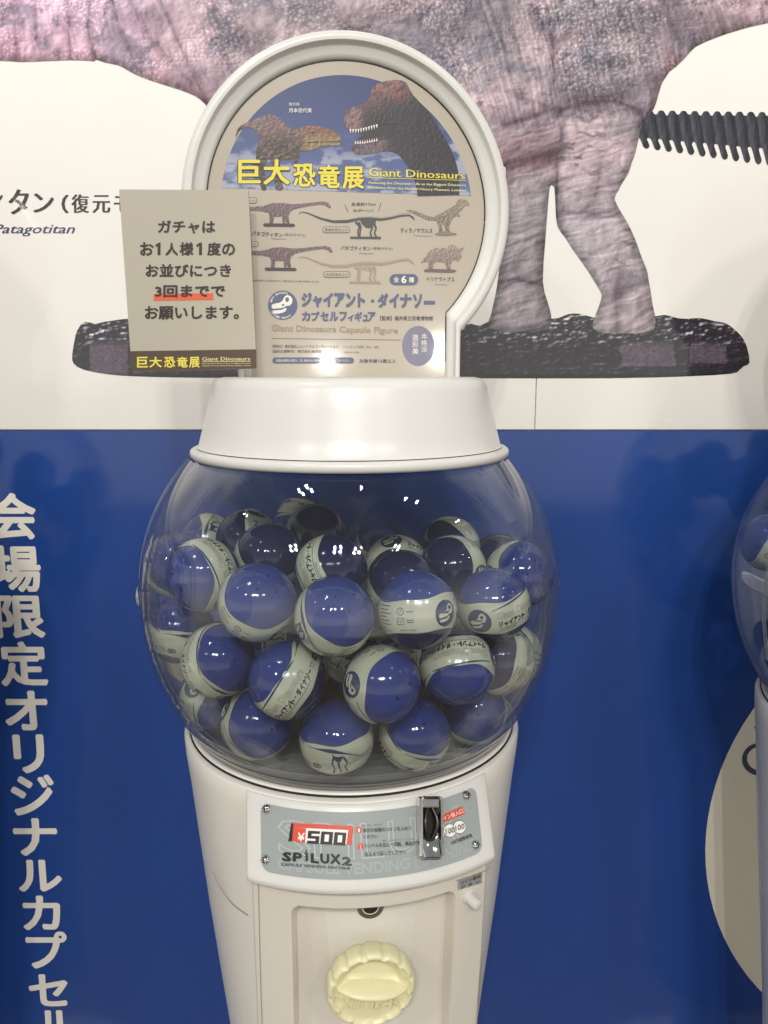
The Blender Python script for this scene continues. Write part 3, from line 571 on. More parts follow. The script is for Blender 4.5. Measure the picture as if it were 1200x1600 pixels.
# coin slot of bright metal
F0 = frame_at(plateS, 669, 1291, .0012)
slot = G()
def rr_ring(g, w, h, r, z0, w2, h2, r2, z1):
    A = rrect(-w, -h, w, h, r); B = rrect(-w2, -h2, w2, h2, r2); n = len(A); b = len(g.V)
    g.V += [(x, y, z0) for x, y in A] + [(x, y, z1) for x, y in B]; g.F += [(b + i, b + (i + 1) % n, b + n + (i + 1) % n, b + n + i) for i in range(n)]
rr_ring(slot, .0110, .0245, .0035, 0, .0108, .0243, .0035, .0060); rr_ring(slot, .0108, .0243, .0035, .0060, .0098, .0234, .003, .0072)
rr_ring(slot, .0098, .0234, .003, .0072, .0082, .0232, .0024, .0070); rr_ring(slot, .0082, .0232, .0024, .0070, .0078, .0228, .002, .0015)
so_ = place(slot.build('coin_slot', M['chrome'], mach, 35), F0)
G().box(-.0078, .0078, -.0228, .0228, .0004, .0018).build('slot_well', M['dark'], so_, None)
sl = G(); V = []; n = 20
for j, x in enumerate((-.0076, -.0035, 0, .0035, .0076)):
    for i in range(n + 1):
        t = i / n; y = -.0226 + .018 * t; z = .0075 - .0055 * math.sin(t * math.pi / 2) - .0012 * (1 - (x / .0076) ** 2); V.append((x, y, z))
sl.add(V, [(j * (n + 1) + i, (j + 1) * (n + 1) + i, (j + 1) * (n + 1) + i + 1, j * (n + 1) + i + 1) for j in range(4) for i in range(n)]).build('slot_lip', M['chrome'], so_, 60)
g = G()
for sx in (-1, 1):
    pts = [(sx * (.0022 + .0032 * math.sin(t * math.pi)), -.008 + .023 * t, .0030 + .0030 * math.sin(t * math.pi)) for t in np.linspace(0, 1, 14)]; g.tube(pts, .0019, 8)
g.build('coin_guide', M['lockc'], so_, 70)
bevel(G().box(-.0076, .0076, .0150, .0226, .0012, .0060).build('slot_top_block', M['chrome'], so_, None), .0012)
# door with its recess
dr = lambda z: np.interp(CZ - z, [.4150, .73, .95, 1.0], [.1930, .168, .160, .158])
def rsdf(x, z, x0, x1, z0, z1, r):
    cx, cz = (x0 + x1) / 2, (z0 + z1) / 2; qx = np.abs(x - cx) - (x1 - x0) / 2 + r; qz = np.abs(z - cz) - (z1 - z0) / 2 + r
    return np.minimum(np.maximum(qx, qz), 0) + np.hypot(np.maximum(qx, 0), np.maximum(qz, 0)) - r
REC = (-.0705, .0712, CZ - .655, CZ - .4365, .011)
recy = lambda z: -.1590 + .075 * (CZ - .437 - z)
xs = np.unique(np.round(np.concatenate([np.linspace(-.1025, .1025, 210), [-.1022, -.1018, .1018, .1022]]), 6)); zs = np.linspace(CZ - .4145, CZ - .94, 380)
X, Z = np.meshgrid(xs, zs); Y = -np.sqrt(dr(Z) ** 2 - X ** 2); ed = np.clip((np.abs(X) - .1010) / .0015, 0, 1); Y = Y + .0012 * ed ** 2
d = rsdf(X, Z, *REC[:2], REC[2], REC[3], REC[4]); w = sstep(0, .0052, -d); fl_y = np.maximum(recy(Z), Y + .002); Yr = Y * (1 - w) + fl_y * w
V = np.stack([X, Yr, Z], -1).reshape(-1, 3).tolist(); nx, nz = len(xs), len(zs)
Fc = [(j * nx + i, (j + 1) * nx + i, (j + 1) * nx + i + 1, j * nx + i + 1) for j in range(nz - 1) for i in range(nx - 1)]
b = len(V)
for j in range(nz): V += [(-.1025, -.05, zs[j]), (.1025, -.05, zs[j])]
for j in range(nz - 1): Fc.append((j * nx, b + 2 * j, b + 2 * j + 2, (j + 1) * nx)); Fc.append((j * nx + nx - 1, (j + 1) * nx + nx - 1, b + 2 * j + 3, b + 2 * j + 1))
door = mesh('door', V, Fc, M['door'], mach, 40)
doorS = cone_machine(lambda z: dr(z))
doorS2 = cone_machine(lambda z: dr(z) + .0003)
line_on(doorS2, [(404, 1380), (405.5, 1450), (407.5, 1530), (410, 1610)], 1.0, M['seam2'], door)
line_on(doorS2, [(760, 1487), (754, 1492), (748, 1550), (742, 1615)], 1.2, M['seam2'], door)
line_on(doorS2, [(765, 1357), (742, 1367), (712, 1376)], 1.0, M['seam2'], door)
# lock
recS = plane_machine(recy(CZ - .437), -.075, CZ - .437)
lk = place(G().lathe([(0, .0050), (.0060, .0050), (.0066, .0042), (.0074, .0042), (.0080, .0058), (.0108, .0062), (.0118, .0050), (.012, -.002)], 40).build('lock', M['steel'], door, 40), frame_at(recS, 578, 1411))
G().lathe([(0, .0056), (.0062, .0056), (.0066, .0048)], 32).build('lock_core', M['lockc'], lk, 40)
G().box(-.0008, .0008, -.0045, .0045, .0050, .0060).build('keyhole', M['dark'], lk, None)
# coin return sticker and button
fill_poly(doorS, [ZP(*p) for p in ((987, 441), (1094, 404), (1092, 455), (985, 488))], M['plate'], door, .0006, 'sticker')
print_text(doorS, 'コイン返却', pq((995, 447), (1086, 414), (1086, 430), (995, 463)), M['pl_ink'], door, .0010, 'lettering', bold=.012)
print_text(doorS, 'ボ タ ン', pq((995, 469), (1084, 438), (1084, 451), (995, 482)), M['pl_ink'], door, .0010, 'lettering', bold=.012)
place(G().lathe([(0, .0125), (.003, .0125), (.0044, .0118), (.0050, .0100), (.0050, .001), (.0062, .0008), (.0064, 0)], 32).build('return_button', M['white'], door, 40), frame_at(doorS, 733, 1402))
# knob
kn = frame_at(plane_machine(-.190, -.075, CZ - .53), 581, 1552)
ki = kn.inverted(); base_z = -.021
def knob_r(a, R): return R * (1 - .045 * (abs(math.sin(6.0 * (a + .2)))) ** 2.2 * 0 - .042 * max(0, math.cos(13 * (a + .12))) ** 3)
V = []; Fc = []; n = 208
prof = [(.020, base_z - .012), (.020, base_z), (.0335, base_z + .0004), (.0365, base_z + .003), (.0380, base_z + .007), (.0380, -.0050), (.0374, -.0022), (.0360, -.0006), (.0345, 0), (.0335, -.0006), (.0328, -.0022), (.0318, -.0030)] + [(q_, -.0032) for q_ in (.0285, .027, .0255, .024, .022, .020, .0175, .015, .0125, .010, .0075, .005, .0025, .0001)]
for (r, z) in prof:
    for i in range(n):
        a = 2 * math.pi * i / n; sc_ = sstep(.030, .0345, r); rr = r * (1 - float(sc_) * .052 * max(0, math.cos(13 * a + .6)) ** 2)
        zz = z
        if r < .0300: zz = z - .0075 * float(sstep(.001, .010, r * math.sin(a))) * float(1 - sstep(.022, .0300, r))
        V.append((rr * math.cos(a), rr * math.sin(a), zz))
for j in range(len(prof) - 1):
    for i in range(n): Fc.append((j * n + i, j * n + (i + 1) % n, (j + 1) * n + (i + 1) % n, (j + 1) * n + i))
knob = place(mesh('knob', V, Fc, M['knob'], mach, 60), kn)
g = G(); V = []; Fc = []; nu, nv = 40, 10                       # the grip bar
for i in range(nu + 1):
    u = -1 + 2 * i / nu; hw = .0052 * (1 - u * u) ** .6 + .0004; top = .0105 * (1 - abs(u) ** 2.6) - .001
    for j in range(nv + 1):
        q = -1 + 2 * j / nv; V.append((u * .0300, .0020 + hw * q * (1.0 if q < 0 else 1.0), -.007 + (top + .007) * (1 - abs(q) ** 3.0)))
for i in range(nu):
    for j in range(nv): Fc.append((i * (nv + 1) + j, (i + 1) * (nv + 1) + j, (i + 1) * (nv + 1) + j + 1, i * (nv + 1) + j + 1))
g.add(V, Fc).build('grip_bar', M['knob'], knob, 60)
def raised(body, x0, x1, y0, y1, z, t, m, par, name, bold=.02):
    cu = bpy.data.curves.new(name, 'FONT'); cu.body = body; cu.offset = bold; cu.resolution_u = 2; cu.extrude = .05
    ob = bpy.data.objects.new(name, cu); COL.objects.link(ob); dg = bpy.context.evaluated_depsgraph_get(); me = bpy.data.meshes.new_from_object(ob.evaluated_get(dg))
    Vv = np.array([v.co[:] for v in me.vertices]); Ff = [tuple(p.vertices) for p in me.polygons]; bpy.data.objects.remove(ob); bpy.data.curves.remove(cu); bpy.data.meshes.remove(me)
    mn, mx_ = Vv.min(0), Vv.max(0); Vv = (Vv - mn) / (mx_ - mn); Q = np.stack([x0 + (x1 - x0) * Vv[:, 0], y0 + (y1 - y0) * Vv[:, 1], z + t * (Vv[:, 2])], -1)
    return mesh(name, Q, Ff, m, par)
for ch, x1, x0, hh in (('S', .0265, .0205, .0055), ('P', .0190, .0105, .0065), ('i', .0080, .0045, .0085), ('L', .0030, -.0035, .0075), ('U', -.0060, -.0140, .0070), ('X', -.0165, -.0260, .0065)):
    raised(ch, x1, x0, -.0070, -.0070 - hh * 1.5, -.0034, .0030, M['knob'], knob, 'raised_letter')
# ---- round topper: frame and poster
TZ = CZ + .149
def frame_path(o):
    rc = .1525 - .0225 * o; xn = .107 - .0135 * o; zj = TZ - math.sqrt(rc * rc - xn * xn); a0 = math.atan2(zj - TZ, xn)
    p = [(xn, CZ - .004), (xn, CZ + .012)] + [(xn, zj - .004)]
    m_ = 120
    for i in range(m_ + 1): a = a0 + (math.pi - 2 * a0) * i / m_; p.append((rc * math.cos(a), TZ + rc * math.sin(a)))
    return p + [(-xn, zj - .004), (-xn, CZ + .012), (-xn, CZ - .004)]
prof = [(0, .014), (-.0, -.006), (.02, -.0105), (.08, -.0142), (.16, -.0160), (.30, -.0166), (.42, -.0160), (.48, -.0138), (.51, -.0118), (.56, -.0108), (.80, -.0085), (.90, -.0075), (.96, -.0050), (1.0, -.0030), (1.0, .014), (0, .014)]
V = []; Fc = []; paths = [frame_path(o) for o, y in prof]; npt = len(paths[0])
for (o, y), p in zip(prof, paths): V += [(x, y, z) for x, z in p]
for j in range(len(prof) - 1):
    for i in range(npt - 1): Fc.append((j * npt + i, j * npt + i + 1, (j + 1) * npt + i + 1, (j + 1) * npt + i))
top = mesh('topper_frame', V, Fc, M['white'], mach, 42)
pp = frame_path(1.0); PY = -.0035
poster = mesh('poster', [(x, PY, z) for x, z in pp] + [(x, .012, z) for x, z in pp], [tuple(range(npt))[::-1], tuple(range(npt, 2 * npt))] , M['poster'], mach)
gk = line_g = G(); pk = frame_path(.985); gk.tube([(x, PY - .0006, z) for x, z in pk[1:-1]], .0007, 5); gk.build('gasket', M['dark'], mach, 60)
posS = plane_machine(PY)
ZA = lambda x, y: (290 + x * .43333, 50 + y * .43333)
ZB = lambda x, y: (380 + x * .3, 290 + y * .3)
ZC = lambda x, y: (380 + x * .3, 440 + y * .3)
def zq(Z, x0, y0, x1, y1, dy=0, dx=0): return [Z(x0, y0), Z(x1, y0 + dy), Z(x1 + dx, y1 + dy), Z(x0 + dx, y1)]
def tx(body, q, m, off=.0004, name='lettering', **k): return print_text(posS, body, q, M[m], poster, off, name, **k)
def fp(pts, m, off=.0003, name='print', Z=None): return fill_poly(posS, [Z(*p) for p in pts] if Z else pts, M[m], poster, off, name)
# sky picture
def posXZ(x, y, off=0): return np.stack([x, PY - off + 0 * x, CZ + 0 * x - y], -1)
zs0 = -(float(posS(np.array(348.), np.array(293.5))[2]) - CZ); R0 = .1178
a0 = math.asin((-.149 - zs0) / -R0 * 1.0) if False else math.asin((-(zs0) - .149) / R0)
sky_poly = [(R0 * math.cos(a0 + (math.pi - 2 * a0) * i / 90), -(.149 + R0 * math.sin(a0 + (math.pi - 2 * a0) * i / 90))) for i in range(91)]
def sky_c(x, y):
    t = np.clip((y + .267) / (.267 + zs0 * 1.0), 0, 1); c = np.array([32, 48, 98])[None] * (1 - t[:, None]) + np.array([84, 98, 140])[None] * t[:, None]
    f = fbm(x * 55, y * 120, 3, 5); k = sstep(.50, .64, f + .16 * (t - .72) + .10 * sstep(.05, .10, x)) * sstep(.45, .8, t + .25 * sstep(.06, .1, x)); return c * (1 - .75 * k[:, None]) + np.array([176, 176, 186]) * .75 * k[:, None]
print_field(posXZ, sky_poly, .0011, sky_c, M['poster_ink'], poster, .0003, 'sky_picture')
# long tailed hunter at left, long necked head at right
thp = [ZA(*p) for p in [(181, 382), (184, 362), (192, 345), (215, 330), (250, 316), (275, 304), (300, 298), (325, 303), (340, 312), (358, 330), (372, 346), (395, 350), (412, 345), (440, 338), (470, 339), (500, 345), (528, 355), (550, 370), (560, 388), (558, 402), (548, 410), (520, 410), (490, 413), (460, 424), (430, 430), (414, 432), (410, 450), (398, 477), (392, 474), (388, 458), (370, 462), (345, 462), (340, 485), (345, 530), (352, 566), (326, 568), (318, 520), (310, 475), (298, 458), (288, 480), (286, 520), (292, 566), (274, 568), (266, 530), (256, 490), (254, 430), (264, 392), (262, 365), (245, 348), (225, 343), (205, 348), (190, 362)]]
def thp_c(px, py):
    x, y = (px - 290) / .43333, (py - 50) / .43333; d = relief(lambda a, b: fbm(a / 9, b / 6, 5, 4), x, y, 2)
    t = sstep(330, 440, y); c = np.array([116, 92, 92])[None] * (1 - t[:, None]) + np.array([64, 50, 46])[None] * t[:, None]
    hd = sstep(400, 450, x)[:, None]; c = c * (1 - hd) + (np.array([126, 84, 66])[None] * (1 - sstep(360, 392, y)[:, None]) + np.array([140, 122, 78])[None] * sstep(360, 392, y)[:, None]) * hd
    tail = sstep(215, 195, x)[:, None]; c = c * (1 - tail) + np.array([40, 36, 38]) * tail
    legs = sstep(455, 475, y)[:, None]; c = c * (1 - legs) + np.array([58, 46, 46]) * legs
    b = sstep(.5, .62, fbm(x / 13, y / 9, 9))[:, None] * .45; c = c * (1 - b) + np.array([150, 128, 108]) * b
    mouth = ((np.abs(y - (400 - (x - 430) * .04)) < 2) & (x > 436))[:, None]; c = np.where(mouth, 40, c); eye = (np.hypot(x - 458, y - 366) < 4)[:, None]; c = np.where(eye, 30, c)
    arm = np.exp(-(((x - 352) / 10) ** 2 + ((y - 400) / 30) ** 2))[:, None]; c = c * (1 - .3 * arm)
    return c * .92 + d[:, None] * 95
print_field(posS, smooth_poly(thp, 2), .75, thp_c, M['poster_ink'], poster, .0006, 'hunter_dinosaur_picture')
srp = [ZA(*p) for p in [(572, 325), (573, 300), (580, 284), (600, 272), (630, 264), (652, 252), (664, 238), (668, 220), (676, 200), (692, 187), (720, 178), (755, 173), (780, 176), (796, 184), (806, 205), (820, 228), (840, 250), (870, 280), (895, 315), (915, 350), (938, 388), (957, 425), (972, 462), (982, 500), (986, 545), (986, 588), (836, 592), (832, 560), (822, 525), (803, 488), (785, 460), (765, 440), (735, 430), (705, 432), (670, 440), (640, 443), (612, 440), (598, 424), (598, 408), (612, 400), (645, 398), (690, 388), (720, 365), (748, 345), (768, 334), (735, 332), (700, 336), (665, 345), (635, 354), (605, 357), (585, 350), (574, 338)]]
mouth = [ZA(*p) for p in [(590, 350), (640, 352), (700, 334), (770, 333), (800, 340), (770, 372), (720, 386), (690, 394), (640, 402), (606, 404), (612, 390), (640, 372), (620, 362)]]
fp(mouth, 'p_dark', .0005, 'mouth_picture')
def sr_c(px, py):
    x, y = (px - 290) / .43333, (py - 50) / .43333; d = relief(lambda a, b: .8 * fbm(a / 8, b / 8, 15, 4) + .3 * fbm(a / 5, b / 26, 4, 2), x, y, 2)
    t = sstep(190, 330, y + .35 * (x - 680)); c = np.array([142, 96, 92])[None] * (1 - t[:, None]) + np.array([44, 38, 46])[None] * t[:, None]
    sn = (sstep(660, 610, x) * sstep(380, 350, y))[:, None]; c = c * (1 - sn) + np.array([132, 104, 104]) * sn
    jaw = (sstep(760, 700, x) * sstep(375, 395, y))[:, None]; c = c * (1 - jaw) + np.array([104, 86, 96]) * jaw
    nk = sstep(800, 860, x)[:, None]; c = c * (1 - nk) + np.array([34, 30, 38]) * nk
    es = np.exp(-((x - 770) / 26) ** 2 - ((y - 226) / 24) ** 2)[:, None]; c = c * (1 - .5 * es) + np.array([150, 72, 56]) * .5 * es
    ey = (np.hypot((x - 768) / 1.2, y - 212) < 7)[:, None]; c = np.where(ey, [170, 90, 40], c); pu = (np.hypot(x - 768, y - 212) < 4)[:, None]; c = np.where(pu, 20, c)
    dk = (sstep(.5, .6, fbm(x / 20, y / 16, 33))[:, None] * .45); c = c * (1 - dk) + np.array([52, 44, 52]) * dk
    return c * .92 + d[:, None] * 95
print_field(posS, srp, .75, sr_c, M['poster_ink'], poster, .0007, 'long_necked_dinosaur_picture')
tv = []; tf = []
for i in range(11):
    x = 594 + i * 9.5; y = 355 - max(0, (x - 625)) * .27; tv += [ZA(x - 3.4, y - 3), ZA(x + 3.4, y - 4), ZA(x + .5, y + 12)]
for i in range(10):
    x = 612 + i * 8.5; y = 401 - max(0, (x - 640)) * .18; tv += [ZA(x - 3, y + 3), ZA(x + .5, y - 11), ZA(x + 3.2, y + 2)]
A_ = np.array(tv); Q = posS(A_[:, 0], A_[:, 1], .0010); mesh('teeth_picture', Q, [(3 * i, 3 * i + 1, 3 * i + 2)[::-1] if i < 11 else (3 * i + 2, 3 * i + 1, 3 * i) for i in range(21)], M['p_white'], poster)
for ch, r in (('巨', (190, 462, 271, 547)), ('大', (280, 460, 376, 552)), ('恐', (388, 476, 468, 559)), ('竜', (477, 480, 556, 564)), ('展', (565, 486, 643, 567))):
    q = zq(ZA, *r); tx(ch, [(a - 1.2 + .0, b - .9) if i in (0, 3) else (a + 1.2, b + .9) for i, (a, b) in enumerate(q)], 'p_dark', .0009, 'title_outline', bold=.055); tx(ch, q, 'p_yellow', .0012, 'title_character', bold=.028)  # dark printed outline behind each yellow character
tx('Giant Dinosaurs', [ZA(660, 490), ZA(1008, 507), ZA(1008, 531), ZA(660, 521)], 'p_yellow', .0010, 'latin_title', xbold=.012)
fp([(655, 525), (1010, 535), (1010, 537), (655, 527)], 'p_yellow', .0010, 'underline', ZA)
M['p_cream'] = mat('poster_cream', (214, 206, 150), .4, coat=1, coat_rough=.04)
tx("Featuring the Dinosaurs Life as the Biggest Dinosaurs", [ZA(660, 540), ZA(1010, 549), ZA(1010, 560), ZA(660, 551)], 'p_cream', .0010, 'subtitle', bold=.02)
tx("Exhibition from the Natural History Museum, London", [ZA(660, 557), ZA(1006, 568), ZA(1006, 579), ZA(660, 568)], 'p_cream', .0010, 'subtitle', bold=.02)
tx('復元画', zq(ZA, 372, 255, 410, 266), 'p_white', .0007); tx('月本佳代美', zq(ZA, 372, 275, 455, 292), 'p_white', .0007, bold=.012)
# figures on the beige part
sau = [(-60, 110), (35, 112), (100, 107), (130, 98), (150, 92), (200, 90), (250, 97), (300, 95), (360, 88), (420, 83), (445, 91), (457, 110), (452, 121), (440, 112), (428, 103), (400, 99), (340, 107), (290, 117), (262, 124), (245, 136), (235, 160), (243, 200), (228, 203), (215, 166), (219, 201), (206, 201), (203, 160), (180, 162), (162, 162), (158, 175), (155, 201), (136, 201), (138, 165), (132, 142), (90, 133), (35, 131), (-60, 128)]
fcol = {}
def fig(pts, Z, base, name, step=.7):
    def cf(px, py):
        d = relief(lambda a, b: fbm(a / 2.2, b / 2.2, 5, 3), px, py, .8); y = (py - py.min()) / (np.ptp(py) + 1e-6)
        return np.array(base)[None] * (1.12 - .25 * y[:, None]) + d[:, None] * 90
    print_field(posS, [Z(*p) for p in pts], step, cf, M['poster_ink'], poster, .0004, name)
fig(sau, ZB, (98, 80, 86), 'sauropod_figure_picture'); fig([(x + 8 if x > 0 else x, y + 231) for x, y in sau], ZB, (92, 74, 78), 'sauropod_figure_picture')
for dx, dy in ((0, 0), (8, 230)): fp([(103 + dx, 202 + dy), (112 + dx, 197 + dy), (262 + dx, 199 + dy), (272 + dx, 207 + dy), (262 + dx, 215 + dy), (110 + dx, 213 + dy)], 'p_dark', .0006, 'stand_picture', ZB)
def skel(dx, dy, m, dense):
    sp = ribbon([(290 + dx, 148 + dy), (303 + dx, 138 + dy), (335 + dx, 143 + dy), (370 + dx, 158 + dy), (410 + dx, 174 + dy), (470 + dx, 188 + dy), (540 + dx, 187 + dy), (600 + dx, 175 + dy), (660 + dx, 172 + dy), (720 + dx, 178 + dy), (770 + dx, 170 + dy), (820 + dx, 158 + dy), (865 + dx, 155 + dy), (882 + dx, 165 + dy), (892 + dx, 180 + dy)], [3, 4, 6, 8, 11, 14, 16, 14, 12, 12, 10, 9, 8, 10, 4])
    fp(sp, m, .0004, 'skeleton_spine_picture', ZB); g2 = 0
    for i in range(26): x = 600 + i * 10.5; y = np.interp(x, [600, 660, 720, 770, 820, 865], [170, 166, 172, 164, 152, 149]); fp([(x + dx, y + dy), (x + 4 + dx, y + dy), (x + 1 + dx, y - 9 + dy)], m, .0005, 'skeleton_spine_picture', ZB)
    if dense: fp([(608 + dx, 178 + dy), (692 + dx, 182 + dy), (688 + dx, 200 + dy), (660 + dx, 222 + dy), (640 + dx, 220 + dy), (618 + dx, 200 + dy)], m, .00045, 'skeleton_ribs_picture', ZB)
    else:
        for i in range(7): x = 612 + i * 12; fp(ribbon([(x + dx, 178 + dy), (x + 6 + dx, 198 + dy), (x + 16 - i + dx, 216 - abs(i - 3) * 3 + dy)], 4), m, .00045 + i * 2e-5, 'skeleton_rib_picture', ZB)
    for k, L in enumerate(([(585, 190), (605, 212), (597, 240), (602, 268)], [(602, 190), (612, 215), (606, 268)], [(664, 195), (672, 220), (662, 245), (668, 268)], [(680, 195), (692, 222), (684, 245), (692, 268)])):
        fp(ribbon([(a + dx, b + dy) for a, b in L], [12, 9, 8, 10][:len(L)]), m, .00048 + k * 3e-5, 'skeleton_leg_picture', ZB)
    fp([(557 + dx, 266 + dy), (716 + dx, 266 + dy), (718 + dx, 279 + dy), (558 + dx, 277 + dy)], m, .0006, 'stand_picture', ZB)
skel(0, 0, 'p_green', True); skel(-3, 233, 'p_tan', False)
fig([(850, 130), (865, 126), (885, 129), (930, 145), (960, 158), (990, 165), (1040, 140), (1080, 115), (1108, 100), (1112, 82), (1125, 72), (1140, 69), (1162, 76), (1176, 88), (1178, 103), (1150, 108), (1140, 125), (1120, 143), (1130, 162), (1112, 158), (1095, 165), (1080, 190), (1070, 215), (1078, 246), (1058, 250), (1050, 215), (1040, 192), (1034, 215), (1042, 246), (1020, 250), (1018, 208), (1005, 182), (960, 180), (910, 157), (870, 138)], ZB, (124, 112, 98), 'two_legged_figure_picture')
fp([(998, 250), (1040, 238), (1105, 248), (1112, 256), (1060, 262), (1005, 258)], 'p_rex', .0006, 'stand_picture', ZB)
fig([(922, 405), (935, 388), (950, 372), (962, 350), (978, 335), (1005, 325), (1045, 324), (1062, 330), (1068, 315), (1085, 309), (1105, 312), (1118, 330), (1156, 320), (1132, 348), (1138, 372), (1120, 398), (1104, 384), (1088, 395), (1076, 415), (1080, 436), (1060, 436), (1052, 402), (1005, 396), (990, 412), (988, 436), (964, 436), (966, 398), (945, 398)], ZB, (130, 114, 106), 'three_horned_figure_picture')
fp([(940, 440), (960, 433), (1100, 438), (1112, 446), (1090, 454), (945, 450)], 'p_brown', .0006, 'stand_picture', ZB)
tx('パタゴティタン', [ZB(46, 236), ZB(205, 246), ZB(205, 268), ZB(46, 262)], 'p_dark', bold=.02, name='figure_name'); tx('(復元モデル)', zq(ZB, 212, 248, 326, 264, 4), 'p_dark', name='figure_name')
tx('Patagotitan', zq(ZB, 148, 273, 225, 282, 2), 'p_dark', name='figure_name')
tx('全長約17cm', zq(ZB, 562, 88, 690, 106), 'p_dark', bold=.01); tx('なが〜い！', zq(ZB, 572, 122, 676, 138), 'p_dark', bold=.01)
fp(ribbon([(528, 98), (545, 138)], 2.5), 'p_dark', .0005, 'stroke', ZB); fp(ribbon([(716, 92), (704, 134)], 2.5), 'p_dark', .0005, 'stroke', ZB)
def pill(x0, y0, x1, y1, m, ring=True):
    fp(rrect(x0, y0, x1, y1, (y1 - y0) / 2 - .1), m, .0004, 'rounded_tag', ZB)
    if ring: fp(rrect(x0 + 2.5, y0 + 2.5, x1 - 2.5, y1 - 2.5, (y1 - y0) / 2 - 2.7), 'poster', .00055, 'rounded_tag', ZB)
pill(413, 214, 556, 247, 'p_dark'); tx('骨格彩色仕上げ', zq(ZB, 425, 223, 545, 240), 'p_dark', .0007)
pill(416, 447, 558, 479, 'p_dark'); tx('化石彩色仕上げ', zq(ZB, 428, 456, 548, 472), 'p_dark', .0007)
pill(-40, 62, 73, 93, 'p_dark'); tx('グレー', zq(ZB, -10, 70, 60, 86), 'p_dark', .0007); pill(-40, 290, 80, 320, 'p_dark'); tx('ブラウン', zq(ZB, -10, 297, 68, 313), 'p_dark', .0007)
tx('ティラノサウルス', zq(ZB, 819, 221, 985, 246, 3), 'p_dark', name='figure_name', bold=.012); tx('Tyrannosaurus', zq(ZB, 890, 258, 984, 266, 2), 'p_dark', name='figure_name')
tx('パタゴティタン', zq(ZB, 508, 313, 664, 336, 4), 'p_dark', name='figure_name', bold=.014); tx('(骨格モデル)', zq(ZB, 672, 319, 778, 336, 3), 'p_dark', name='figure_name'); tx('Patagotitan', zq(ZB, 606, 350, 680, 359, 1), 'p_dark', name='figure_name')
tx('トリケラトプス', zq(ZB, 958, 474, 1100, 498, 3), 'p_dark', name='figure_name', bold=.008); tx('Triceratops', zq(ZB, 996, 512, 1066, 520, 1), 'p_dark', name='figure_name')
pill(762, 461, 911, 519, 'p_slate', False); tx('全', zq(ZB, 783, 476, 810, 503), 'p_white', .0007, bold=.02); tx('6', zq(ZB, 822, 469, 850, 509), 'p_white', .0007, bold=.03); tx('種', zq(ZB, 862, 478, 889, 505), 'p_white', .0007, bold=.02)
tx('※仕様は変更になる場合があります、実際の商品とは多少異なる場合がございます', zq(ZB, 48, 489, 396, 499, 7), 'p_dark')
# lower block
def logo(surf, par, cxy, r, mnavy, mwhite, off, ln):
    """round badge: a dinosaur skull in white on dark blue"""
    f_ = lambda pts, m, o_, nm: fill_poly(surf, [(cxy[0] + r * x, cxy[1] + r * y) for x, y in pts], m, par, off + o_, nm)
    f_(circ(0, 0, 1), mnavy, 0, 'badge_disc')
    up = [(-.78, .10), (-.70, -.06), (-.48, -.12), (-.22, -.16), (-.02, -.30), (.10, -.56), (.30, -.70), (.52, -.62), (.66, -.40), (.62, -.12), (.46, .04), (.26, .04), (.10, .14), (-.10, .20), (-.40, .22), (-.66, .26)]
    lo = [(-.72, .38), (-.40, .34), (-.08, .32), (.16, .20), (.28, .20), (.20, .40), (-.02, .52), (-.34, .58), (-.64, .56)]
    f_(up, mwhite, .0002, 'badge_skull'); f_(lo, mwhite, .0002, 'badge_jaw'); f_(circ(.30, -.38, .13, .16, 14), mnavy, .0004, 'badge_eye'); f_(circ(.02, -.02, .09, .06, 12), mnavy, .0004, 'badge_hole')
logo(posS, poster, ZC(206, 123), 23, M['p_slate'], M['p_white'], .0003, 0)
for txt, a0_, a1_, rr, fl_ in (('Giant Dinosaurs', -165, -70, .84, 1), ('Capsule Figure', 150, 55, .86, -1)):
    chs = list(txt)
    for i, ch in enumerate(chs):
        if ch == ' ': continue
        a = rad(a0_ + (a1_ - a0_) * i / (len(chs) - 1)); cx, cy_ = ZC(206, 123); px_, py_ = cx + 23 * rr * math.cos(a), cy_ + 23 * rr * math.sin(a)
        th = a + math.pi / 2 if fl_ > 0 else a - math.pi / 2; w_, h_ = 1.1, 1.5 if ch.islower() else 1.9
        c_, s__ = math.cos(th), math.sin(th); q = [(px_ + x * c_ - y * s__, py_ + x * s__ + y * c_) for x, y in ((-w_, -h_), (w_, -h_), (w_, h_), (-w_, h_))]; tx(ch, q, 'p_white', .0007, 'badge_letter')
chs = [('ジ', 303, 358), ('ャ', 362, 412), ('イ', 416, 468), ('ア', 472, 530), ('ン', 534, 586), ('ト', 596, 636), ('・', 664, 684), ('ダ', 700, 756), ('イ', 760, 812), ('ナ', 816, 878), ('ソ', 884, 932), ('ー', 940, 1000)]
for ch, a, b in chs:
    y0, y1 = (57, 132) if ch not in 'ャ・ー' else {'ャ': (74, 134), '・': (88, 106), 'ー': (92, 112)}[ch]; s = (a - 303) * .012
    tx(ch, [ZC(a, y0 + s), ZC(b, y0 + s), ZC(b, y1 + s), ZC(a, y1 + s)], 'p_slate', .0004, 'title_character', bold=.065)
for i, (ch, a, b) in enumerate((('カ', 305, 350), ('プ', 354, 398), ('セ', 402, 446), ('ル', 450, 496), ('フ', 500, 540), ('ィ', 544, 576), ('ギ', 580, 624), ('ュ', 628, 655), ('ア', 648, 690))):
    y0 = 170 if ch in 'ィュ' else 156; s = (a - 303) * .006
    if ch == 'ュ': a, b = 622, 652
    if ch == 'ギ': b = 620
    tx(ch, [ZC(a, y0 + s), ZC(b, y0 + s), ZC(b, 206 + s), ZC(a, 206 + s)], 'p_slate', .0004, 'title_character', bold=.055)
tx('【監修】福井県立恐竜博物館', zq(ZC, 713, 179, 988, 203, 1), 'p_dark', bold=.01)
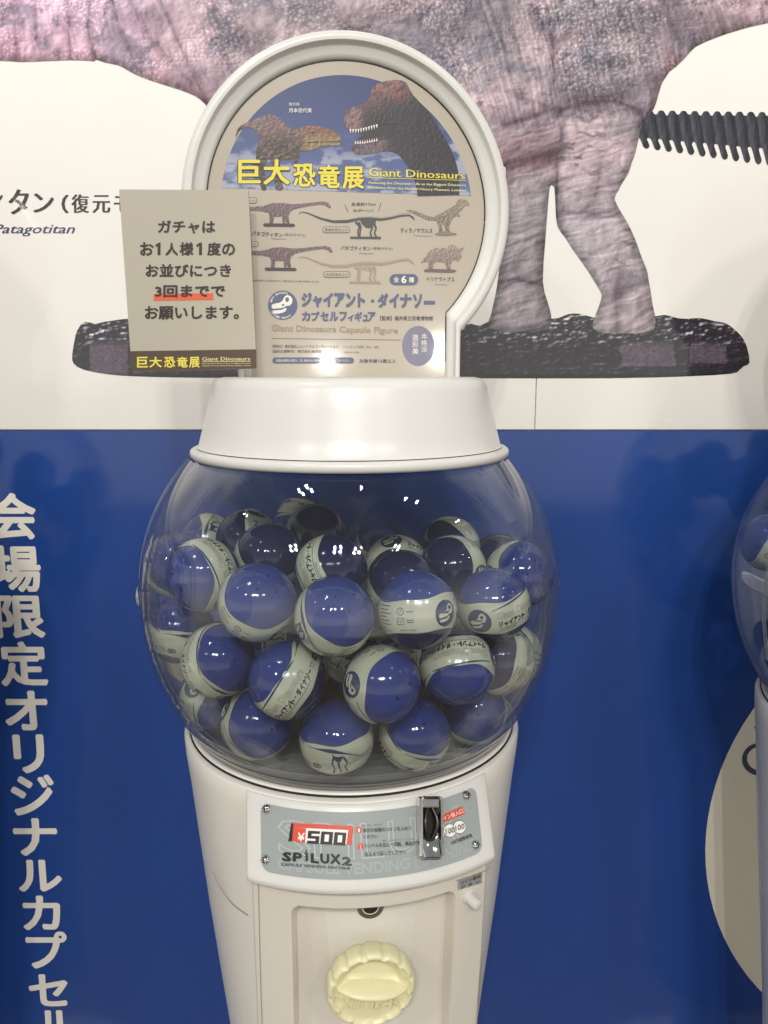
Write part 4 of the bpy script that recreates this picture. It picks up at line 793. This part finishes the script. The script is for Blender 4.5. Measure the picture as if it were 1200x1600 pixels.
tx('Giant Dinosaurs Capsule Figure', [ZC(148, 226), ZC(805, 240), ZC(805, 280), ZC(148, 268)], 'p_tan', .0004, 'outlined_lettering', outline=.05)
fp([(148, 295), (822, 303), (822, 305.5), (148, 297.5)], 'p_brown', .0004, 'rule', ZC)
tx('（発売元）株式会社ニュートラルコーポレーション', zq(ZC, 150, 328, 496, 346, 2), 'p_dark', bold=.006); tx('（造形企画制作）株式会社海洋堂', zq(ZC, 150, 354, 408, 371, 2), 'p_dark', bold=.006)
tx('（フィギュア材質）PVC、ABS', zq(ZC, 522, 333, 705, 349), 'p_brown'); tx('MADE IN CHINA', zq(ZC, 526, 364, 606, 373), 'p_brown')
fp([ZC(*p) for p in rrect(152, 395, 577, 427, 15)], 'p_slate', .0004, 'rounded_tag'); tx('当商品は販売の性質上、同じ商品が出る場合がありますのでご了承ください。', zq(ZC, 172, 404, 556, 418), 'p_white', .0007)
tx('対象年齢15歳以上', zq(ZC, 605, 403, 795, 424), 'p_dark', bold=.008)
fp([ZC(*p) for p in circ(912, 335, 84, 104)], 'p_egg', .0004, 'egg_badge')
for i, ch in enumerate('本格派'): tx(ch, zq(ZC, 926, 270 + i * 34, 958, 300 + i * 34), 'p_white', .0007, 'character')
for i, ch in enumerate('造形美'): tx(ch, zq(ZC, 880, 275 + i * 36, 912, 307 + i * 36), 'p_white', .0007, 'character', bold=.01)
# ------------------------------------------------------------------ sign sheet taped to the topper
SY = .719; sgS = plane_world(SY)
cor = np.array([(186, 296), (388, 297), (401, 576), (206, 581)], float); P = sgS(cor[:, 0], cor[:, 1]); B = P.copy(); B[:, 1] += .0028
sign = empty('notice_sign', tuple(P.mean(0))); tag(sign, 'beige paper notice with black Japanese text hanging at the left of the round topper', 'notice sign')
def sg(ob): ob.location = -sign.location; return ob
sb = sg(mesh('sheet', np.vstack([P, B]), [(3, 2, 1, 0), (4, 5, 6, 7), (0, 1, 5, 4), (1, 2, 6, 5), (2, 3, 7, 6), (3, 0, 4, 7)], M['paper'], sign))
ZS = lambda x, y: (180 + x / 5, 280 + y / 5)
def sfl(pts, m, off, nm): return sg(fill_poly(sgS, pts, M[m], sign, off, nm))
def stx(body, q, m, off=.0004, nm='lettering', **k): return sg(print_text(sgS, body, q, M[m], sign, off, nm, **k))
def sfl(pts, m, off, nm): return sg(fill_poly(sgS, pts, M[m], sign, off, nm))
stx('ガチャは', zq(ZS, 334, 322, 783, 424, 0), 's_black', bold=.029)
for ch, a, b, t_ in (('お', 194, 301, 492), ('1', 316, 366, 496), ('人', 393, 492, 498), ('様', 504, 612, 492), ('1', 636, 690, 496), ('度', 720, 826, 492), ('の', 834, 938, 502)):
    if ch == '1': sfl([ZS(a, t_ + 16), ZS(a + 26, t_), ZS(b - 12, t_), ZS(b - 12, t_ + 97), ZS(b - 34, t_ + 97), ZS(b - 34, t_ + 22), ZS(a, t_ + 36)], 's_black', .0004, 'character')
    else: stx(ch, zq(ZS, a, t_, b, 597), 's_black', nm='character', bold=.029)
stx('お並びにつき', zq(ZS, 238, 663, 906, 765, 0), 's_black', bold=.029); stx('3回までで', zq(ZS, 313, 829, 860, 925, -2), 's_black', .0006, bold=.029)
stx('お願いします。', zq(ZS, 232, 992, 968, 1097, -2), 's_black', bold=.029)
sfl([ZS(300, 897), ZS(765, 890), ZS(770, 943), ZS(302, 950)], 's_orange', .0003, 'orange_underline')
sfl([ZS(118, 1344), ZS(1102, 1329), ZS(1104, 1478), ZS(130, 1503)], 's_brown', .0003, 'brown_band')
for ch, a, b in (('巨', 172, 258), ('大', 268, 366), ('恐', 384, 470), ('竜', 484, 568), ('展', 578, 662)): stx(ch, zq(ZS, a, 1388, b, 1472, -1), 'p_yellow', .0006, 'title_character', bold=.03)
stx('Giant Dinosaurs', zq(ZS, 680, 1390, 1056, 1418, -2), 'p_cream', .0006, 'latin_title', xbold=.012)
sfl([ZS(680, 1424), ZS(1058, 1420), ZS(1058, 1424), ZS(680, 1428)], 'p_cream', .0006, 'underline')
stx('Featuring the Dinosaurs Life as the Biggest Dinosaurs', zq(ZS, 680, 1436, 1060, 1446, -3), 'p_cream', .0006, 'subtitle', bold=.02); stx('Exhibition from the Natural History Museum, London', zq(ZS, 680, 1454, 1060, 1464, -3), 'p_cream', .0006, 'subtitle', bold=.02)
# ------------------------------------------------------------------ capsules
CR = .0320
def sph(lat0, lat1, r, m, par, name, nl=10, n=48, lip=0):
    pr = [(r * math.cos(rad(lat0 + (lat1 - lat0) * i / nl)), r * math.sin(rad(lat0 + (lat1 - lat0) * i / nl))) for i in range(nl + 1)]
    return G().lathe(pr, n).build(name, m, par, 180)
c0 = empty('capsule', (0, 0, 0))
up = sph(14, 90, CR, M['cap_blue'], c0, 'upper_shell', 12); lo = sph(-90, -14, CR, M['cap_deep'], c0, 'lower_shell', 12)  # lower half in darker blue, which also stands for shade on rear capsules
edge_t = lambda s, sg: sg * (24.5 + 2.6 * math.sin(2 * s + .6 + sg) + 1.6 * math.sin(5 * s + sg))
V = []; n = 72
for j in range(13):
    for i in range(n):
        a = 2 * math.pi * i / n; t = edge_t(a, -1) + (edge_t(a, 1) - edge_t(a, -1)) * j / 12; r = CR + .00025; t = rad(t); V.append((r * math.cos(t) * math.cos(a), r * math.cos(t) * math.sin(a), r * math.sin(t)))
lab = mesh('label', V, [(j * n + i, j * n + (i + 1) % n, (j + 1) * n + (i + 1) % n, (j + 1) * n + i) for j in range(12) for i in range(n)], M['cap_label'], c0, 180)
def cs(s, t, off=.0002):
    r = CR + .00025 + off; s = np.radians(s); t = np.radians(t); return np.stack([r * np.cos(t) * np.cos(s), r * np.cos(t) * np.sin(s), r * np.sin(t) + 0 * s], -1)
class Lab:
    def __init__(s): s.V = []; s.F = []; s.n = 0
    def add(s, P, T): s.V.append(P); s.F.append(np.array(T) + s.n); s.n += len(P)
inks = {k: Lab() for k in ('cap_ink', 'cap_navy', 'cap_grey', 'cap_label')}
def ctext(body, s0, s1, t0, t1, ink, off=.0002, outline=0, **k):
    V, T, lay, asp = outline2d(body, outline) if outline else text2d(body, **k); inks[ink].add(cs(s0 + (s1 - s0) * V[:, 0], t0 + (t1 - t0) * V[:, 1], off + lay * 1e-5), T)
def cpoly(pts, ink, off=.0002):
    T = [tuple(t) for t in tessellate_polygon([[Vector((p[0], p[1], 0)) for p in pts]])]; P = np.array(pts, float); o_ = []
    for t in T:
        a, b, c = P[list(t)]; s = (b[0] - a[0]) * (c[1] - a[1]) - (b[1] - a[1]) * (c[0] - a[0]); o_.append(t if s > 0 else t[::-1])
    inks[ink].add(cs(P[:, 0], P[:, 1], off), o_)
def cstrip(pts, w, ink, off=.0002):
    R_ = ribbon(pts, w); n = len(pts); P = np.array(R_); T = []
    for i in range(n - 1): T += [(i, 2 * n - 1 - i, 2 * n - 2 - i), (i, 2 * n - 2 - i, i + 1)]
    inks[ink].add(cs(P[:, 0], P[:, 1], off), [t[::-1] for t in T] if False else T)
def dcirc(cx, cy_, r, n=24): return [(cx + r * math.cos(2 * math.pi * i / n), cy_ + r * math.sin(2 * math.pi * i / n)) for i in range(n)]
for k_ in range(4):                                               # badge, in rings so that it follows the ball
    pass
NR = 6; V = [(0, 0)]; T = []
for j in range(1, NR + 1): V += [(19 * j / NR * math.cos(2 * math.pi * i / 30), 19 * j / NR * math.sin(2 * math.pi * i / 30)) for i in range(30)]
T += [(0, 1 + i, 1 + (i + 1) % 30) for i in range(30)]
for j in range(NR - 1):
    a, b = 1 + j * 30, 1 + (j + 1) * 30
    for i in range(30): T += [(a + i, b + i, b + (i + 1) % 30), (a + i, b + (i + 1) % 30, a + (i + 1) % 30)]
A_ = np.array(V); inks['cap_navy'].add(cs(A_[:, 0], A_[:, 1], .0002), T)
skl = [(-.78, -.10), (-.70, .06), (-.48, .12), (-.22, .16), (-.02, .30), (.10, .56), (.30, .70), (.52, .62), (.66, .40), (.62, .12), (.46, -.04), (.26, -.04), (.10, -.14), (-.10, -.20), (-.40, -.22), (-.66, -.26)]
jaw = [(-.72, -.38), (-.40, -.34), (-.08, -.32), (.16, -.20), (.28, -.20), (.20, -.40), (-.02, -.52), (-.34, -.58), (-.64, -.56)]
cpoly([(x * 19, y * 19) for x, y in skl], 'cap_label', .0007); cpoly([(x * 19, y * 19) for x, y in jaw], 'cap_label', .0007); cpoly(dcirc(.32 * 19, .38 * 19, 2.6, 12), 'cap_navy', .0009)
for i, ch in enumerate('ジャイアント・ダイナソー'):
    if ch == '・': cpoly(dcirc(28 + i * 8.1 + 3.2, -8.5, 1.2, 8), 'cap_ink'); continue
    if ch == 'ー': ctext(ch, 28 + i * 8.1, 34.8 + i * 8.1, -9.6, -7.6, 'cap_ink', bold=.04); continue
    ctext(ch, 28 + i * 8.1, 35.2 + i * 8.1, -14, -4.0 if ch != 'ャ' else -6.5, 'cap_ink', bold=.05, res=1)
ctext('Giant Dinosaurs', 28, 116, -1, 10, 'cap_grey', outline=.035)
cstrip([(s, 14 + 6 * math.sin((s - 22) / 40) + (s - 22) * .02) for s in range(22, 130, 6)], [1 + 1.6 * abs(math.sin((s - 22) / 34)) for s in range(22, 130, 6)], 'cap_navy')
cstrip([(s, -16.5) for s in range(28, 118, 6)], .7, 'cap_ink'); ctext('CAPSULE FIGURE', 28, 56, -21, -18.6, 'cap_ink', res=1)
ctext('カプセル', 127, 139, -7.4, -4.4, 'cap_ink', res=1, bold=.02); ctext('フィギュア', 127, 139, -12, -9, 'cap_ink', res=1, bold=.02)
ctext('GD', 143, 156, -12, -4, 'cap_ink', outline=.12)
cstrip([(s, 21 - 30 * ((s - 160) / 70) ** 2 * (1 if s > 160 else .3)) for s in range(132, 222, 5)], [.8 + 5 * math.exp(-((s - 175) / 18) ** 2) for s in range(132, 222, 5)], 'cap_navy')
for i in range(22): s = 168 + i * 2.6; t = 21 - 30 * ((s - 160) / 70) ** 2; cpoly([(s - .5, t - 1), (s + .7, t - 1), (s + .9, t + 4)], 'cap_navy', .0003)
cpoly([(176, 16), (180, 12), (186, 10), (192, 11), (194, 14), (188, 3), (182, 2), (178, 8)], 'cap_navy', .0004)
for L in ([(178, 10), (175, 0), (178, -9), (175, -19)], [(192, 9), (197, -1), (193, -9), (197, -19)], [(186, 8), (184, -4), (187, -19)]): cstrip(L, [3.4, 2.4, 1.8, 3][:len(L)], 'cap_navy', .0005)
ctext('Dinosaurs', 200, 244, -6, 6, 'cap_grey', outline=.06)
for i, w_ in enumerate((34, 28, 36, 22, 30, 34, 18)): cstrip([(s, 16 - i * 5.2) for s in np.linspace(252, 252 + w_ * .66, 4)], 1.1, 'cap_ink'); 
ctext('お問い合わせ先', 250, 273, -22, -19.5, 'cap_ink', res=1)
cstrip([(291 + 5 * math.cos(a), 9 + 5 * math.sin(a)) for a in np.linspace(0, 2 * math.pi, 20)], 1, 'cap_ink'); ctext('プ', 288.5, 293.5, 6.5, 11.5, 'cap_ink', .0003, res=1)
cstrip([(286, -9), (296, -9), (296, 0), (286, 0), (286, -9.5)], 1, 'cap_ink'); ctext('リ', 288.5, 293.5, -7, -2, 'cap_ink', .0003, res=1)
for y in (8.5, -3, -6): cstrip([(s, y) for s in (300, 305, 310)], 1, 'cap_ink')
ctext('MADE IN CHINA', 288, 312, -19, -16.5, 'cap_ink', res=1)
cstrip([(s, 22.6) for s in range(0, 361, 8)], .35, 'cap_grey'); cstrip([(s, -22.6) for s in range(0, 361, 8)], .35, 'cap_grey')
for k, nm in (('cap_ink', 'label_lettering'), ('cap_navy', 'label_picture'), ('cap_grey', 'outlined_lettering'), ('cap_label', 'badge_skull')):
    mesh(nm, np.vstack(inks[k].V), np.vstack(inks[k].F), M[k], lab)
h_ = G()
for a in (20, 140, 260):
    s, t = rad(a), rad(74); v = Vector((math.cos(t) * math.cos(s), math.cos(t) * math.sin(s), math.sin(t))); h_.lathe([(0, .00025), (.0011, .00025), (.0012, 0)], 12, Matrix.Translation(v * CR) @ v.to_track_quat('Z', 'Y').to_matrix().to_4x4())
h_.build('air_holes', M['cap_hole'], up, None)
def copy_tree(o_, par=None):
    c = o_.copy(); COL.objects.link(c)
    if par is not None: c.parent = par
    for ch in [x for x in kids.get(o_.name, [])]: copy_tree(ch, c)
    return c
kids = {}
for o_ in COL.objects:
    if o_.parent: kids.setdefault(o_.parent.name, []).append(o_)
POS = [[-0.0913, -0.1456, -0.1835], [-0.0305, -0.1701, -0.1902], [0.0372, -0.1691, -0.188], [0.1127, -0.1355, -0.1973], [-0.1388, -0.0972, -0.1712], [-0.1733, -0.0105, -0.1831], [-0.1277, -0.1148, -0.2432], [-0.0685, -0.156, -0.2475], [0.0077, -0.1693, -0.2497], [0.0746, -0.1537, -0.2449], [-0.0282, -0.1440, -0.3110], [0.0417, -0.1385, -0.3130], [-0.0823, -0.0652, -0.1659], [-0.0287, -0.11, -0.1685], [-0.1038, 0.01, -0.1654], [-0.0346, 0.0169, -0.1629], [-0.0445, 0.1511, -0.1742], [-0.1507, 0.0835, -0.181], [0.0341, -0.1057, -0.1852], [0.0501, 0.1661, -0.2162], [0.0427, -0.0219, -0.1891], [0.1014, 0.0006, -0.1762], [0.0878, -0.0724, -0.1806], [0.1508, -0.0844, -0.1848], [0.1603, 0.0173, -0.1995], [-0.1696, -0.0363, -0.2405], [0.1551, -0.0599, -0.2758], [-0.1627, 0.0092, -0.285], [-0.1399, -0.0606, -0.3005], [-0.0963, -0.1138, -0.3044], [0.1063, -0.0934, -0.3138], [0.0281, 0.009, -0.2437], [0.0068, 0.0074, -0.3038], [0.1084, 0.0309, -0.2659], [0.1241, -0.1129, -0.2561], [-0.0939, 0.0021, -0.3121], [-0.1291, 0.0573, -0.3121], [0.1412, -0.0033, -0.3121], [0.0107, 0.0771, -0.3121], [-0.0285, 0.1383, -0.3121], [0.0645, 0.0412, -0.3121], [0.12, 0.0744, -0.3121], [0.0361, 0.1365, -0.3121], [-0.0454, 0.0447, -0.3121], [-0.08, 0.0992, -0.3121], [-0.02, .10, -.20]]
# pole direction as seen (right, up, towards the viewer), label longitude turned to the viewer, label
CAP = {0: ((.36, .52, .77), 290, 'blue capsule at front left with label across its underside, two air holes on top'),
 1: ((.34, .50, .79), 215, 'blue capsule at front centre, printed backbone curving down its left side'),
 2: ((-.08, .99, .06), 318, 'front capsule with level label, recycling marks left and skull badge right'),
 3: ((-.25, .93, .26), 34, 'front right capsule whose label rises to the right, skull badge at its left'),
 4: ((-.60, -.20, .78), 60, 'large blue capsule at upper left, label showing only at its upper right'),
 5: ((.30, .35, .88), 90, 'pale reflection-washed capsule pressed against the left wall of the globe'),
 6: ((.74, .32, .60), 120, 'blue capsule at left, label wrapping its left side below the front row'),
 7: ((-.80, .55, .22), 80, 'capsule below the front row with its label standing diagonally, rising to the right'),
 8: ((.62, -.10, .78), 0, 'blue capsule right of the dark gap, skull badge standing on its left edge'),
 9: ((.12, -.78, .60), 78, 'capsule at lower right with label over its top and blue below'),
 10: ((-.08, .93, .36), 180, 'lowest capsule at the centre, printed skeleton with legs on its level label'),
 11: ((.32, .68, .66), 140, 'low capsule right of centre, label curving under its blue top'),
 12: ((.25, .62, .75), 40, 'dark blue capsule in the second row behind the front left one'),
 13: ((.74, .42, .52), 30, 'shaded capsule behind the front centre one, label on its left side'),
 14: ((-.85, .20, .50), 75, 'shaded capsule at the top left of the heap with label standing upright'),
 15: ((.25, .35, .90), 200, 'dark capsule at the top of the heap left of centre'),
 16: ((-.40, -.75, .50), 100, 'rearmost capsule peeping over the heap, grey label across its top'),
 17: ((-.88, .10, .46), 150, 'purple-blue capsule at the back left with upright label at its right'),
 18: ((.05, .60, .80), 30, 'dark blue capsule just behind the level-labelled front one'),
 19: ((.3, .70, .60), 0, 'small grey-looking capsule far back at the centre of the heap'),
 20: ((.1, -.50, .85), 0, 'dark capsule behind centre with the badge on top'),
 21: ((-.55, -.10, .80), 290, 'dark capsule topmost on the right of the heap'),
 22: ((-.60, .12, .78), 0, 'dark capsule in the right second row with badge low on its right'),
 23: ((.30, .20, .93), 30, 'blue capsule with air holes at the far right of the heap'),
 24: ((-.5, .5, .7), 200, 'shaded capsule half hidden behind the far right one'),
 25: ((.20, .92, .34), 145, 'capsule against the left wall with round letters on its level label'),
 26: ((-.75, .30, .60), 170, 'capsule against the lower right wall with label facing right'),
 27: ((.5, .7, .5), 290, 'low capsule against the left wall with a small recycling mark'),
 28: ((.80, -.25, .55), 20, 'low capsule at the left, label edge turned to the globe wall'),
 29: ((.40, .30, .87), 60, 'blue capsule resting at the lower left of the globe'),
 30: ((-.1, .35, .93), 250, 'dim blue capsule resting at the lower right of the globe')}
BR_ = Vector((1, 0, 0)); BU = Vector((0, SI, CO)); BB = Vector((0, -CO, SI)); RM = Matrix.Rotation(-MROT, 3, 'Z')
def orient(n, s):
    n = (BR_ * n[0] + BU * n[1] + BB * n[2]).normalized(); v = BB - n * BB.dot(n)
    if v.length < .25: v = -BU - n * (-BU).dot(n)
    v.normalize(); Mx = Matrix((v, n.cross(v), n)).transposed(); return (RM @ (Mx @ Matrix.Rotation(-rad(s), 3, 'Z')))
rng = random.Random(5); first = True
Rz = Matrix.Rotation(MROT, 4, 'Z')
def put_capsule(i, base, rot, label, group, rz=Rz, lift=1.0):
    global first
    c = c0 if first else copy_tree(c0); first = False
    p = Vector(POS[i]); p.z = -.3135 + (p.z + .3135) * lift; g0 = Vector((0, 0, GH)); q = p - g0
    if q.length > .1738: p = g0 + q * (.1738 / q.length)
    p.z = max(p.z, -.3160)
    c.matrix_world = Matrix.Translation(Vector(base) + (rz @ Vector((p.x, p.y, p.z + CZ)))) @ (rz.to_3x3() @ rot).to_4x4()
    tag(c, label, 'capsule', group); return c
def rnd_rot(): 
    from mathutils import Quaternion
    return Quaternion((rng.gauss(0, 1), rng.gauss(0, 1), rng.gauss(0, 1), rng.gauss(0, 1))).normalized().to_matrix()
for i in range(len(POS) - 1):
    if i in CAP:
        n_, s_0, lb = CAP[i]
        if i in (12, 13, 14, 15, 18, 20, 21, 22, 24): n_ = tuple(-q for q in n_)  # rear capsules show the dark half, shade put into their colour
        put_capsule(i, (MX, MY, 0), orient(n_, s_0), lb, 'blue capsules in the middle machine')
    else: put_capsule(i, (MX, MY, 0), rnd_rot(), 'blue capsule buried deep in the heap behind the front ones', 'blue capsules buried in the middle machine')
# ------------------------------------------------------------------ the machines on both sides
NEAR = {5: 'capsule against the left wall of the right-hand globe, above its latch', 25: 'capsule against the left wall of the right-hand globe, just below its latch', 27: 'lowest capsule against the left wall of the right-hand globe'}
for bx, lb, gp, idx in ((.582, 'white capsule machine at the right edge, only its clear globe and side in view', 'right', [0, 4, 5, 6, 12, 14, 17, 25, 27, 28, 29, 35, 36, 16, 39, 44, 43, 1, 7, 13, 15, 19, 31, 38, 42, 20, 21, 24, 41, 40]), (-.650, 'white capsule machine beyond the left edge of the picture', 'left', [3, 23, 24, 26, 30, 37, 41, 33, 21, 9, 16, 19, 39, 42, 40, 38, 17, 14, 15, 44, 36])):
    c = copy_tree(mach); c.location = (bx, MY, 0); tag(c, lb, 'capsule machine', 'capsule machines in a row')
    for i in idx: put_capsule(i, (bx, MY, 0), orient(((.2, .85, .4), (-.7, .3, .6), (.1, .9, .3))[i % 3], 40 * i) if gp == 'right' and i in NEAR else rnd_rot(), NEAR[i] if gp == 'right' and i in NEAR else 'blue capsule with cream label in the globe of the %s machine' % gp, 'capsules in the %s machine' % gp)
    for q_ in ((-.10, .02), (-.03, .09), (.05, .06), (.10, -.01), (.02, .0), (-.05, -.05), (.0, .13)):
        POS[-1] = [q_[0], q_[1], -.112 - .5 * (q_[0] ** 2 + q_[1] ** 2) ** .5 * .8]; put_capsule(len(POS) - 1, (bx, MY, 0), rnd_rot(), 'blue capsule with cream label in the globe of the %s machine' % gp, 'capsules in the %s machine' % gp)
